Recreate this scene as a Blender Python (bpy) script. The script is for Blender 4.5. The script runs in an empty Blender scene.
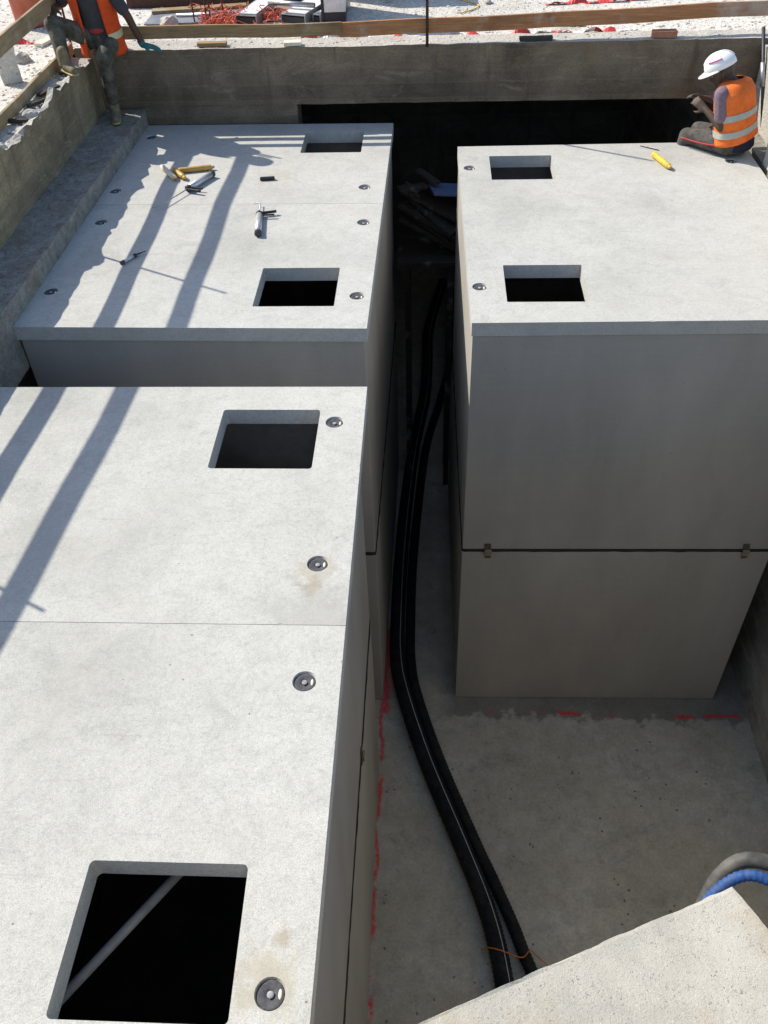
import bpy, bmesh, math, random
import numpy as np
from mathutils import Vector, Matrix, noise
random.seed(7)
C = bpy.context.scene.collection
SC = bpy.context.scene
# ------------------------------------------------------------------ camera
cam = bpy.data.cameras.new('camera'); camo = bpy.data.objects.new('camera', cam); C.objects.link(camo); SC.camera = camo
cam.sensor_fit = 'HORIZONTAL'; cam.sensor_width = 36; cam.lens = 36*876.59/768; cam.clip_end = 2000; cam.clip_start = .05
HC = 7.6112
def cam_axes(p, yaw, roll):
    f = Vector((0, math.cos(p), -math.sin(p))); r = Vector((1, 0, 0)); u = r.cross(f)
    Z = Matrix.Rotation(yaw, 3, 'Z'); f, r, u = Z@f, Z@r, Z@u
    c, s = math.cos(roll), math.sin(roll)
    return c*r+s*u, -s*r+c*u, f
_r, _u, _f = cam_axes(math.radians(43.5583), math.radians(3.9726), math.radians(-2.3252))
camo.matrix_world = Matrix(((_r.x, _u.x, -_f.x, 0), (_r.y, _u.y, -_f.y, 0), (_r.z, _u.z, -_f.z, HC), (0, 0, 0, 1)))
# ------------------------------------------------------------------ sky, sun, exposure
EL = math.radians(41.1); AZ = math.radians(-28.07)
wd = bpy.data.worlds.new('World'); SC.world = wd; wd.use_nodes = True
nt = wd.node_tree; nt.nodes.clear()
sky = nt.nodes.new('ShaderNodeTexSky'); sky.sky_type = 'NISHITA'; sky.sun_disc = False
sky.sun_elevation = EL; sky.sun_rotation = math.atan2(-math.cos(AZ), -math.sin(AZ))
bgn = nt.nodes.new('ShaderNodeBackground'); bgn.inputs['Strength'].default_value = .15
wo = nt.nodes.new('ShaderNodeOutputWorld')
nt.links.new(sky.outputs[0], bgn.inputs[0]); nt.links.new(bgn.outputs[0], wo.inputs[0])
sl = bpy.data.lights.new('sun', 'SUN'); sl.energy = 4.6; sl.angle = math.radians(.53); sl.color = (1, .94, .83)
so = bpy.data.objects.new('sun', sl); C.objects.link(so)
sd = Vector((math.cos(AZ)*math.cos(EL), math.sin(AZ)*math.cos(EL), -math.sin(EL)))
so.rotation_euler = sd.to_track_quat('-Z', 'Y').to_euler(); so.location = -sd*40
vs = SC.view_settings; vs.view_transform = 'Standard'; vs.look = 'None'; vs.exposure = .35; vs.gamma = 1
SC.cycles.max_bounces = 10; SC.cycles.diffuse_bounces = 8

# ------------------------------------------------------------------ materials
class NB:
    def __init__(s, name):
        s.m = bpy.data.materials.new(name); s.m.use_nodes = True; s.t = s.m.node_tree; s.n = s.t.nodes; s.l = s.t.links
        s.b = s.n['Principled BSDF']; s.tc = s.n.new('ShaderNodeTexCoord').outputs['Object']
    def set(s, inp, v):
        if hasattr(v, 'is_linked') or hasattr(v, 'links'): s.l.new(v, inp)
        else: inp.default_value = v
    def noise(s, scale, detail=4, rough=.55, vec=None, dist=0):
        n = s.n.new('ShaderNodeTexNoise'); n.inputs['Scale'].default_value = scale; n.inputs['Detail'].default_value = detail
        n.inputs['Roughness'].default_value = rough; n.inputs['Distortion'].default_value = dist
        s.l.new(vec or s.tc, n.inputs['Vector']); return n.outputs['Fac']
    def vor(s, scale, feat='F1', vec=None, out='Distance', rnd=1):
        n = s.n.new('ShaderNodeTexVoronoi'); n.inputs['Scale'].default_value = scale; n.feature = feat; n.inputs['Randomness'].default_value = rnd
        s.l.new(vec or s.tc, n.inputs['Vector']); return n.outputs[out]
    def scalev(s, sc, off=(0, 0, 0)):
        n = s.n.new('ShaderNodeMapping'); n.inputs['Scale'].default_value = sc; n.inputs['Location'].default_value = off
        s.l.new(s.tc, n.inputs['Vector']); return n.outputs[0]
    def ramp(s, f, stops):
        n = s.n.new('ShaderNodeValToRGB'); s.l.new(f, n.inputs[0]); e = n.color_ramp.elements
        while len(e) < len(stops): e.new(.5)
        for i, (p, c) in enumerate(stops):
            e[i].position = p; e[i].color = (c, c, c, 1) if isinstance(c, (int, float)) else (*c, 1)
        return n.outputs[0]
    def mix(s, f, a, b, mode='MIX'):
        n = s.n.new('ShaderNodeMix'); n.data_type = 'RGBA'; n.blend_type = mode
        for i, v in ((0, f), (6, a), (7, b)):
            if isinstance(v, tuple): v = (*v, 1) if len(v) == 3 else v
            s.set(n.inputs[i], v)
        return n.outputs[2]
    def math(s, op, a, b=0., clamp=False):
        n = s.n.new('ShaderNodeMath'); n.operation = op; n.use_clamp = clamp; s.set(n.inputs[0], a); s.set(n.inputs[1], b); return n.outputs[0]
    def mr(s, v, a, b, c=0., d=1.):
        n = s.n.new('ShaderNodeMapRange'); s.l.new(v, n.inputs[0])
        for i, q in enumerate((a, b, c, d)): n.inputs[i+1].default_value = q
        return n.outputs[0]
    def sep(s):
        n = s.n.new('ShaderNodeSeparateXYZ'); s.l.new(s.tc, n.inputs[0]); return n.outputs
    def bump(s, h, strength=.4, dist=.01, prev=None):
        n = s.n.new('ShaderNodeBump'); n.inputs['Strength'].default_value = strength; n.inputs['Distance'].default_value = dist
        s.l.new(h, n.inputs['Height'])
        if prev: s.l.new(prev, n.inputs['Normal'])
        return n.outputs[0]
    def fin(s, col, rough=.85, normal=None, metal=0., spec=.3):
        s.set(s.b.inputs['Base Color'], (*col, 1) if isinstance(col, tuple) else col)
        s.set(s.b.inputs['Roughness'], rough); s.b.inputs['Metallic'].default_value = metal; s.b.inputs['Specular IOR Level'].default_value = spec
        if normal: s.l.new(normal, s.b.inputs['Normal'])
        return s.m

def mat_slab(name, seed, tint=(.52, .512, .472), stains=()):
    s = NB(name); v = s.scalev((1, 1, 1), (seed*7.3, seed*3.1, 0))
    big = s.ramp(s.noise(.9, 5, .6, v), [(.3, .84), (.5, 1.), (.75, 1.08)])
    mid = s.ramp(s.noise(7, 7, .75, v, .8), [(.3, .86), (.5, 1), (.7, 1.07)])
    fine = s.mix(1., s.ramp(s.noise(55, 5, .8, v), [(.3, .80), (.5, 1), (.7, 1.08)]), s.ramp(s.noise(190, 3, .8, v), [(.3, .68), (.52, 1), (.72, 1.16)]), 'MULTIPLY')
    c = s.mix(1., tint, big, 'MULTIPLY'); c = s.mix(1., c, mid, 'MULTIPLY'); c = s.mix(1., c, fine, 'MULTIPLY')
    warm = s.ramp(s.noise(1.7, 4, .6, s.scalev((1, 1, 1), (seed+40, 9, 0))), [(.5, 0.), (.75, .45)])
    c = s.mix(warm, c, (.46, .445, .395))
    # hairline trowel scratches / darker dust clouds
    sc = s.ramp(s.noise(3.2, 2, .5, s.scalev((1, 2.3, 1), (seed*2, 0, 0)), 1.6), [(.485, 0.), (.5, .22), (.515, 0.)])
    c = s.mix(sc, c, (.36, .35, .33))
    pits = s.ramp(s.vor(26, vec=v), [(.035, 1.), (.06, 0.)])
    keep = s.ramp(s.noise(4.5, 2, .5, v), [(.5, 0.), (.6, 1.)])
    pm = s.math('MULTIPLY', pits, keep); c = s.mix(s.math('MULTIPLY', pm, .75), c, (.14, .13, .12))
    sp = s.ramp(s.vor(7, vec=s.scalev((1, 1, 1), (seed*1.7, 2, .3))), [(.025, .8), (.04, 0.)]); c = s.mix(sp, c, (.17, .15, .13))
    # scuffs: short thin scratches and scattered dark grit
    for q, (ang, thr) in enumerate(((.5, .62), (2.2, .64), (1.2, .66))):
        mp = s.n.new('ShaderNodeMapping'); mp.inputs['Rotation'].default_value = (0, 0, ang); mp.inputs['Scale'].default_value = (2.2, 34, 1); mp.inputs['Location'].default_value = (seed*3+q, q*5, 0); s.l.new(s.tc, mp.inputs['Vector'])
        m_ = s.ramp(s.noise(1.3, 2, .5, mp.outputs[0]), [(thr+.06, 0.), (thr+.10, .28)]); c = s.mix(m_, c, (.33, .32, .30))
    gr = s.ramp(s.vor(46, vec=s.scalev((1, 1, 1), (seed, seed*2, .1))), [(.05, .65), (.10, 0.)]); gk = s.ramp(s.noise(2.6, 4, .7, s.scalev((1, 1, 1), (seed*9, 1, 0))), [(.5, 0.), (.62, 1.)])
    c = s.mix(s.math('MULTIPLY', gr, gk), c, (.22, .21, .19))
    for (x, y, r, col, a) in stains:
        g = s.n.new('ShaderNodeVectorMath'); g.operation = 'DISTANCE'; s.l.new(s.tc, g.inputs[0]); g.inputs[1].default_value = (x, y, 4.411)
        d = s.math('ADD', g.outputs['Value'], s.mr(s.noise(14, 4, .7), .3, .7, -r*.55, r*.55))
        c = s.mix(s.mr(d, r*.4, r, a, 0.), c, col)
    n1 = s.bump(s.noise(60, 5, .75, v), .5, .004); n2 = s.bump(s.noise(260, 3, .7, v), .5, .0018, n1); n3 = s.bump(s.math('SUBTRACT', 1., pm), .6, .006, n2)
    return s.fin(c, .88, n3)
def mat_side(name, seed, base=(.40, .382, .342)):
    s = NB(name); v = s.scalev((1, 1, 1), (seed*5.3, seed*1.1, seed))
    a = s.ramp(s.noise(1.3, 5, .6, s.scalev((1, 1, .35), (seed, 0, 0))), [(.3, .82), (.7, 1.1)])
    st = s.ramp(s.noise(26, 2, .5, s.scalev((.05, .05, 1.3), (seed, 3, 0))), [(.3, .98), (.7, 1.015)])
    f = s.ramp(s.noise(110, 2, .6, v), [(.3, .94), (.7, 1.05)])
    c = s.mix(1., base, a, 'MULTIPLY'); c = s.mix(1., c, st, 'MULTIPLY'); c = s.mix(1., c, f, 'MULTIPLY')
    ho = s.ramp(s.vor(9, vec=v), [(.03, .8), (.045, 0.)]); kp = s.ramp(s.noise(3, 2, .5, v), [(.5, 0.), (.55, 1.)])
    hm = s.math('MULTIPLY', ho, kp); c = s.mix(hm, c, (.06, .055, .05))
    run = s.ramp(s.noise(5, 3, .6, s.scalev((1.4, 1.4, .12), (seed*3, 0, 0))), [(.54, 0.), (.70, .38)]); c = s.mix(run, c, (.37, .36, .34))
    return s.fin(c, .8, s.bump(s.noise(45, 4, .6, v), .25, .003))
def mat_cast(name, base, seed, alongx=True, board=.14):
    # board marked poured concrete: courses of formwork boards, smears and aggregate
    s = NB(name); v = s.scalev((1, 1, 1), (seed, 0, 0)); x, y, z = s.sep()
    zz = s.math('ADD', s.math('DIVIDE', z, board), s.mr(s.noise(.8), 0, 1, -.06, .06))
    fr = s.math('FRACT', zz); line = s.ramp(fr, [(0., 1.), (.045, 0.), (.96, 0.), (1., 1.)])
    idx = s.math('FLOOR', zz); wn = s.n.new('ShaderNodeTexWhiteNoise'); wn.noise_dimensions = '1D'; s.l.new(idx, wn.inputs['W'])
    bt = s.mr(wn.outputs[0], 0, 1, .82, 1.14)
    g = s.ramp(s.noise(9, 5, .65, s.scalev((.22, .22, 2.2), (seed, 2, 0))), [(.3, .88), (.7, 1.08)])
    bl = s.ramp(s.noise(1.4, 6, .65, v, .5), [(.28, .5), (.5, 1.), (.72, 1.45)])
    c = s.mix(1., base, bt, 'MULTIPLY'); c = s.mix(1., c, g, 'MULTIPLY'); c = s.mix(1., c, bl, 'MULTIPLY')
    c = s.mix(s.math('MULTIPLY', line, .5), c, (base[0]*1.35, base[1]*1.35, base[2]*1.3))
    d = s.ramp(s.noise(5, 6, .7, v, 1.), [(.55, 0.), (.72, .55)]); c = s.mix(d, c, (base[0]*.5, base[1]*.5, base[2]*.5))
    e = s.ramp(s.noise(2.1, 4, .6, s.scalev((1, 1, 1), (seed+9, 4, 0))), [(.6, 0.), (.7, .5)]); c = s.mix(e, c, (base[0]*1.15, base[1]*1.0, base[2]*.72))
    sm = s.ramp(s.noise(3.5, 6, .75, s.scalev((.5, .5, 1.6), (seed+21, 4, 2)), .8), [(.55, 0.), (.66, .55)]); c = s.mix(sm, c, (base[0]*1.7, base[1]*1.75, base[2]*1.8))
    dr = s.ramp(s.noise(6, 4, .6, s.scalev((1.2, 1.2, .15), (seed*2, 7, 0))), [(.56, 0.), (.68, .6)]); c = s.mix(dr, c, (base[0]*.55, base[1]*.52, base[2]*.5))
    f = s.ramp(s.noise(70, 3, .6, v), [(.3, .76), (.7, 1.22)]); c = s.mix(1., c, f, 'MULTIPLY')
    n = s.bump(line, .4, .005); n = s.bump(s.noise(30, 6, .7, v), .6, .012, n)
    return s.fin(c, .92, n)
def mat_plain(name, col, rough=.6, metal=0., var=.15, scale=12, bump=.2, spec=.4, dirt=0.):
    s = NB(name); c = s.mix(1., col, s.ramp(s.noise(scale, 6, .7), [(.32, 1-var), (.68, 1+var)]), 'MULTIPLY')
    if dirt: c = s.mix(s.ramp(s.noise(scale*.6, 5, .7), [(.45, 0.), (.7, dirt)]), c, (.3, .27, .22))
    return s.fin(c, rough, s.bump(s.noise(scale*4, 3, .6), bump, .003), metal, spec)
def mat_wood(name, col, axis='Y'):
    s = NB(name); sc = {'X': (.6, 14, 14), 'Y': (14, .6, 14), 'Z': (14, 14, .6)}[axis]
    g = s.ramp(s.noise(5, 5, .65, s.scalev(sc), .4), [(.3, .68), (.7, 1.25)]); c = s.mix(1., col, g, 'MULTIPLY')
    k = s.ramp(s.noise(3, 4, .7), [(.5, 0.), (.72, .7)]); c = s.mix(k, c, (col[0]*.5, col[1]*.48, col[2]*.46))
    k2 = s.ramp(s.noise(2.2, 4, .7, s.scalev((1, 1, 1), (5, 5, 5))), [(.55, 0.), (.7, .55)]); c = s.mix(k2, c, (.5, .47, .41))
    return s.fin(c, .85, s.bump(s.noise(8, 4, .6, s.scalev(sc)), .4, .003))
def mat_rough(name, base, seed=0, agg=34, bump=.9, dist=.012, var=1., mid=.0):
    # broken / broom finished concrete with visible aggregate
    s = NB(name); v = s.scalev((1, 1, 1), (seed, seed, 0))
    c = s.mix(1., base, s.ramp(s.noise(2, 5, .6, v), [(.3, .86), (.7, 1.1)]), 'MULTIPLY')
    if mid:
        c = s.mix(1., c, s.ramp(s.noise(9, 8, .8, v, .5), [(.32, 1-mid), (.5, 1.), (.68, 1+mid)]), 'MULTIPLY'); c = s.mix(s.ramp(s.noise(3.3, 5, .7, v), [(.5, 0.), (.66, .6)]), c, (base[0]*.8, base[1]*.68, base[2]*.5))
    wv = s.n.new('ShaderNodeMix'); wv.data_type = 'RGBA'; wv.inputs[0].default_value = .035
    nn = s.n.new('ShaderNodeTexNoise'); nn.inputs['Scale'].default_value = agg*.8; s.l.new(v, nn.inputs['Vector']); s.l.new(v, wv.inputs[6]); s.l.new(nn.outputs['Color'], wv.inputs[7])
    cell = s.vor(agg, vec=wv.outputs[2], out='Color'); sp = s.n.new('ShaderNodeSeparateXYZ'); s.l.new(cell, sp.inputs[0])
    dk = s.ramp(sp.outputs[0], [(.80, 0.), (.86, 1.)]); ds = s.ramp(s.vor(agg, vec=wv.outputs[2]), [(.22, 1.), (.42, 0.)])
    c = s.mix(s.math('MULTIPLY', s.math('MULTIPLY', dk, ds), .55*var), c, (base[0]*.42, base[1]*.42, base[2]*.45))
    lt = s.ramp(sp.outputs[1], [(.8, 0.), (.9, .5)]); c = s.mix(s.math('MULTIPLY', lt, ds), c, (min(1, base[0]*1.35), min(1, base[1]*1.33), min(1, base[2]*1.28)))
    f = s.ramp(s.noise(agg*3, 4, .7, v), [(.3, .78), (.7, 1.15)]); c = s.mix(1., c, f, 'MULTIPLY')
    n = s.bump(s.noise(agg*.7, 5, .7, v), bump, dist); n = s.bump(ds, .3, .004, n)
    return s.fin(c, .93, n)
M = {}
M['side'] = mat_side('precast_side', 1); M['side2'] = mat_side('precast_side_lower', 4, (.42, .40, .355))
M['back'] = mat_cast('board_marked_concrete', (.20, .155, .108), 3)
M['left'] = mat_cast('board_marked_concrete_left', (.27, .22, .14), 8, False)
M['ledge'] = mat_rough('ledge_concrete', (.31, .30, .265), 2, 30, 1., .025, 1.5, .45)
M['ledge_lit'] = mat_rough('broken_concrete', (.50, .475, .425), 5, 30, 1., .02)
M['near'] = mat_rough('near_concrete', (.46, .43, .365), 5, 150, .4, .003, 1.6, .12)
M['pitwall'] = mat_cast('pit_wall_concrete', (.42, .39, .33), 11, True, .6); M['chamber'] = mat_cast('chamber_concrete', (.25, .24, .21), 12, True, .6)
M['inside'] = mat_plain('damp_interior', (.20, .185, .165), .8, 0, .3, 3)  # inner walls darkened in colour so the openings read as deep shade
M['joint'] = mat_plain('bitumen_joint', (.012, .012, .012), .6, 0, .3, 40)
M['clip'] = mat_plain('zinc_clip', (.33, .30, .19), .5, .5, .25, 60, .3)
M['clipdark'] = mat_plain('primed_clip', (.12, .10, .07), .6, .3, .25, 60, .3)
M['socket'] = mat_plain('socket_steel', (.095, .095, .10), .9, 0, .35, 60, .4, .1)
M['pin'] = mat_plain('pin_steel', (.32, .31, .32), .85, 0, .3, 90, .2, .15)
M['hose'] = mat_plain('black_polythene', (.013, .013, .014), .75, 0, .5, 14, .5, .25, .06)
M['stripe'] = mat_plain('pale_stripe', (.5, .5, .48), .6)
M['blue'] = mat_plain('blue_hose', (.010, .055, .20), .7, 0, .4, 60, .2, .5, .15)
M['greyhose'] = mat_plain('grey_conduit', (.05, .05, .047), .6, 0, .2, 16, .2, .3, .3)
M['pvc'] = mat_plain('grey_pvc', (.5, .49, .46), .6)
M['wire'] = mat_plain('orange_wire', (.75, .22, .03), .5)
M['woodL'] = mat_wood('weathered_board', (.34, .25, .14), 'Y'); M['woodX'] = mat_wood('weathered_board_cross', (.30, .20, .10), 'X'); M['woodZ'] = mat_wood('post_wood', (.3, .22, .13), 'Z')
M['woodR'] = mat_wood('orange_board', (.42, .20, .09), 'X')
M['darkwood'] = mat_wood('dark_formwork', (.05, .042, .032), 'X')
M['rust'] = mat_plain('rusty_steel', (.09, .05, .035), .75, .4, .4, 40)
M['steel'] = mat_plain('galvanised', (.42, .43, .44), .4, .8, .15, 30)
M['alu'] = mat_plain('aluminium_tube', (.62, .62, .62), .35, .55, .12, 50)
M['black'] = mat_plain('black_plastic', (.02, .02, .022), .45)
M['yellow'] = mat_plain('yellow_foil', (.70, .46, .05), .55, .0, .3, 40, .5, .3, .25)
M['amber'] = mat_plain('amber_sausage', (.52, .31, .08), .4, .0, .25, 18, .3)
M['cream'] = mat_plain('cream_tube', (.72, .66, .52), .45, 0, .12, 20)
M['whitep'] = mat_plain('white_paint', (.75, .74, .72), .5, 0, .1, 14, .1, .4, .35)
M['darkbox'] = mat_plain('dark_lining', (.03, .03, .04), .5)
M['redtape'] = mat_plain('red_tape', (.62, .06, .05), .5, 0, .2, 20); M['whitetape'] = mat_plain('white_tape', (.78, .76, .74), .5)
M['net'] = mat_plain('orange_net', (.62, .13, .07), .6, 0, .3, 20)
M['barrel'] = mat_plain('faded_red_plastic', (.48, .13, .075), .6, 0, .25, 6, .1, .3, .45)
M['sheet'] = mat_plain('blue_grey_sheet', (.17, .19, .23), .6, .2, .3, 6, .2, .3, .6)  # blue grey of the shade lying on the yard
M['brick'] = mat_plain('brick', (.36, .17, .10), .9, 0, .25, 30, .6)
M['stone'] = mat_rough('stone', (.60, .57, .51), 9, 25, .8, .01)
M['tarp'] = mat_plain('blue_grey_tarp', (.13, .17, .30), .5, 0, .2, 9)
# people
M['skin'] = mat_plain('dark_skin', (.085, .045, .028), .55, 0, .15, 20, .15)
M['skin2'] = mat_plain('dusty_skin', (.075, .05, .036), .6, 0, .25, 25, .15)
M['vest'] = mat_plain('orange_vest', (.85, .18, .035), .75, 0, .16, 14, .5, .2)
M['vest_red'] = mat_plain('red_orange_vest', (.72, .085, .02), .75, 0, .16, 14, .5, .2)
M['reflect'] = mat_plain('reflective_grey', (.42, .43, .38), .45, 0, .12, 40)
M['reflecty'] = mat_plain('reflective_cream', (.62, .56, .34), .45, 0, .12, 40)
M['tee'] = mat_plain('charcoal_tee', (.055, .055, .06), .9, 0, .2, 14)
M['shirt'] = mat_plain('mauve_shirt', (.20, .14, .17), .9, 0, .25, 30)
M['trouser'] = mat_plain('grey_khaki_trouser', (.075, .07, .055), .95, 0, .5, 16, .6, .2, .45)
M['trouser2'] = mat_plain('grey_trouser', (.085, .08, .075), .95, 0, .35, 18, .6, .2, .3)
M['piping'] = mat_plain('red_piping', (.45, .05, .05), .8)
M['shorts'] = mat_plain('navy_seat', (.02, .022, .045), .9)
M['boot'] = mat_plain('tan_boot', (.20, .155, .09), .8, 0, .3, 20, .4, .3, .4); M['sole'] = mat_plain('boot_sole', (.42, .36, .14), .8)
M['glove'] = mat_plain('teal_glove', (.03, .16, .16), .75, 0, .2, 30)
M['helmet'] = mat_plain('white_helmet', (.86, .85, .84), .3, 0, .03, 8, .02, .5); M['pink'] = mat_plain('pink_mark', (.7, .12, .3), .5)
M['eye'] = mat_plain('eye', (.3, .28, .26), .3); M['hair'] = mat_plain('black_hair', (.012, .01, .01), .8)

# ground: whitish crushed stone and dust
def mat_ground():
    s = NB('crushed_stone'); v = s.tc
    c = s.mix(s.ramp(s.noise(.7, 5, .6), [(.35, 0.), (.65, 1.)]), (.58, .55, .49), (.72, .68, .61))
    col = s.vor(45, out='Color'); sp = s.n.new('ShaderNodeSeparateXYZ'); s.l.new(col, sp.inputs[0])
    c = s.mix(1., c, s.ramp(sp.outputs[0], [(0., .72), (.5, 1.), (1., 1.12)]), 'MULTIPLY')
    c = s.mix(s.ramp(s.noise(3.2, 6, .7), [(.58, 0.), (.68, .6)]), c, (.27, .235, .19))
    c = s.mix(1., c, s.ramp(s.noise(60, 3, .7), [(.3, .7), (.7, 1.15)]), 'MULTIPLY')
    n = s.bump(s.vor(45), .5, .01); n = s.bump(s.noise(9, 6, .7), .6, .03, n)
    return s.fin(c, .95, n)
M['ground'] = mat_ground()
def mat_floor():
    s = NB('pit_floor_concrete'); x, y, z = s.sep()
    c = s.mix(s.ramp(s.noise(1.1, 6, .62, None, .4), [(.32, 0.), (.66, 1.)]), (.44, .40, .31), (.62, .575, .465))
    pale = s.ramp(s.noise(3.7, 6, .75, s.scalev((1, 1, 1), (3, 8, 0)), .8), [(.52, 0.), (.66, .4)]); c = s.mix(pale, c, (.50, .485, .44))
    dk = s.ramp(s.noise(2.3, 9, .78, s.scalev((1, 1, 1), (7, 1, 0)), .2), [(.54, 0.), (.72, .6)]); c = s.mix(dk, c, (.12, .115, .10))
    spot = s.ramp(s.noise(22, 5, .8), [(.62, 0.), (.70, .8)]); c = s.mix(spot, c, (.09, .085, .08))
    c = s.mix(1., c, s.ramp(s.noise(7, 9, .78, s.scalev((1, 1, 1), (1, 5, 0)), .4), [(.3, .72), (.5, 1.), (.68, 1.2)]), 'MULTIPLY'); c = s.mix(s.ramp(s.noise(1.9, 7, .7, s.scalev((1, 1, 1), (4, 2, 0))), [(.45, 0.), (.6, .4)]), c, (.50, .44, .31))
    # darker strip at the foot of the right tank with a ragged edge
    edge = s.math('ADD', y, s.mr(s.noise(5, 6, .75), .3, .7, -.16, .16)); foot_dk = s.math('MULTIPLY', s.mr(edge, 4.98, 5.04), s.mr(x, .1, .3)); c = s.mix(s.math('MULTIPLY', foot_dk, .6), c, (.10, .095, .085))
    c = s.mix(1., c, s.ramp(s.noise(40, 4, .7), [(.3, .84), (.7, 1.1)]), 'MULTIPLY')
    # sprayed red setting-out marks (broken)
    def line(co, at, w, lo, hi, other, thr, seed):
        wob = s.math('ADD', co, s.mr(s.noise(2.5, 4, .7, s.scalev((1, 1, 1), (seed, 0, 0))), .3, .7, -.035, .035))
        d = s.math('ABSOLUTE', s.math('SUBTRACT', wob, at)); a = s.mr(d, w*.25, w, 1., 0.)
        a = s.math('MULTIPLY', a, s.math('MULTIPLY', s.mr(other, lo, lo+.05), s.mr(other, hi, hi+.05, 1., 0.)))
        br = s.ramp(s.noise(3.2, 4, .6, s.scalev((1, 1, 1), (seed*3, seed, 0))), [(thr-.04, 0.), (thr+.03, 1.)])
        sp = s.ramp(s.noise(45, 4, .8), [(.36, .35), (.5, 1.)])
        return s.math('MULTIPLY', s.math('MULTIPLY', a, br), sp)
    m1 = line(x, -.44, .032, 1.2, 6.0, y, .46, 3.); m2 = line(y, 5.05, .035, .3, 3.1, x, .56, 11.)
    m3 = line(y, 5.05, .03, 2.75, 3.1, x, .36, 17.); m4 = line(x, -.42, .06, 5.0, 6.1, y, .1, 2.)
    m = s.math('MAXIMUM', s.math('MAXIMUM', m1, m2), s.math('MAXIMUM', m3, m4)); c = s.mix(s.math('MULTIPLY', m, .85), c, (.85, .03, .04))
    n = s.bump(s.noise(12, 6, .7), .4, .012); n = s.bump(s.noise(90, 3, .7), .4, .003, n)
    return s.fin(c, s.mr(s.noise(2, 4, .6), .3, .7, .6, .9), n)
M['floor'] = mat_floor()

# ------------------------------------------------------------------ mesh helpers
def obj(name, bm, mat, parent=None, smooth=False, bevel=0, seg=2):
    me = bpy.data.meshes.new(name)
    bmesh.ops.recalc_face_normals(bm, faces=bm.faces); bm.to_mesh(me); bm.free()
    if smooth:
        for p in me.polygons: p.use_smooth = True
    o = bpy.data.objects.new(name, me); C.objects.link(o)
    for m in (mat if isinstance(mat, (list, tuple)) else [mat]): me.materials.append(m)
    if parent: o.parent = parent
    if bevel:
        b = o.modifiers.new('bevel', 'BEVEL'); b.width = bevel; b.segments = seg; b.limit_method = 'ANGLE'; b.angle_limit = .6; b.harden_normals = False
    return o
def tag(o, label, cat, group=None, kind=None):
    if label: o['label'] = label
    if cat: o['category'] = cat
    if group: o['group'] = group
    if kind: o['kind'] = kind
    return o
def thing(name, label, cat, loc=(0, 0, 0), rz=0, group=None):
    o = bpy.data.objects.new(name, None); C.objects.link(o); o.location = loc; o.rotation_euler = (0, 0, rz); o.empty_display_size = .1
    return tag(o, label, cat, group)
def box(bm, x0, x1, y0, y1, z0, z1, mtx=None):
    vs_ = [bm.verts.new((x, y, z)) for z in (z0, z1) for y in (y0, y1) for x in (x0, x1)]
    for f in ((0, 1, 3, 2), (4, 6, 7, 5), (0, 4, 5, 1), (2, 3, 7, 6), (0, 2, 6, 4), (1, 5, 7, 3)): bm.faces.new([vs_[i] for i in f])
    if mtx:
        for v in vs_: v.co = mtx @ v.co
    return vs_
def bx(*a, mtx=None):
    bm = bmesh.new(); box(bm, *a, mtx=mtx); return bm
def rough_bm(x0, x1, y0, y1, z0, z1, step=.08, amp=.012, top_amp=.02, sc=5, seed=0):
    """box cut into a fine grid and knocked out of true, as site concrete is"""
    bm = bmesh.new()
    def ax(a, b): n = max(1, min(160, int(abs(b-a)/step))); return [a+(b-a)*i/n for i in range(n+1)]
    X, Y, Zs = ax(x0, x1), ax(y0, y1), ax(z0, z1); cache = {}
    def V(i, j, k):
        key = (i, j, k)
        if key not in cache:
            p = Vector((X[i], Y[j], Zs[k])); n = noise.noise_vector(p*sc+Vector((seed, 0, 0))); n2 = noise.noise_vector(p*sc*3+Vector((0, seed, 0)))
            a = top_amp if k == len(Zs)-1 else amp
            cache[key] = bm.verts.new(p+(n+n2*.5)*a)
        return cache[key]
    nx, ny, nz = len(X)-1, len(Y)-1, len(Zs)-1
    for i in range(nx):
        for j in range(ny):
            for k in (0, nz): bm.faces.new((V(i, j, k), V(i+1, j, k), V(i+1, j+1, k), V(i, j+1, k)))
        for k in range(nz):
            for j in (0, ny): bm.faces.new((V(i, j, k), V(i+1, j, k), V(i+1, j, k+1), V(i, j, k+1)))
    for j in range(ny):
        for k in range(nz):
            for i in (0, nx): bm.faces.new((V(i, j, k), V(i, j+1, k), V(i, j+1, k+1), V(i, j, k+1)))
    return bm
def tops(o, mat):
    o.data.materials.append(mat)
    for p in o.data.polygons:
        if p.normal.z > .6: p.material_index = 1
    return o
def smooth_path(pts, n=8):
    P = [Vector(p) for p in pts]; out = []
    for i in range(len(P)-1):
        a, b, c, d = P[max(i-1, 0)], P[i], P[i+1], P[min(i+2, len(P)-1)]
        for k in range(n):
            t = k/n; out.append(.5*((2*b)+(c-a)*t+(2*a-5*b+4*c-d)*t*t+(3*b-a-3*c+d)*t**3))
    out.append(P[-1]); return out
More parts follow.
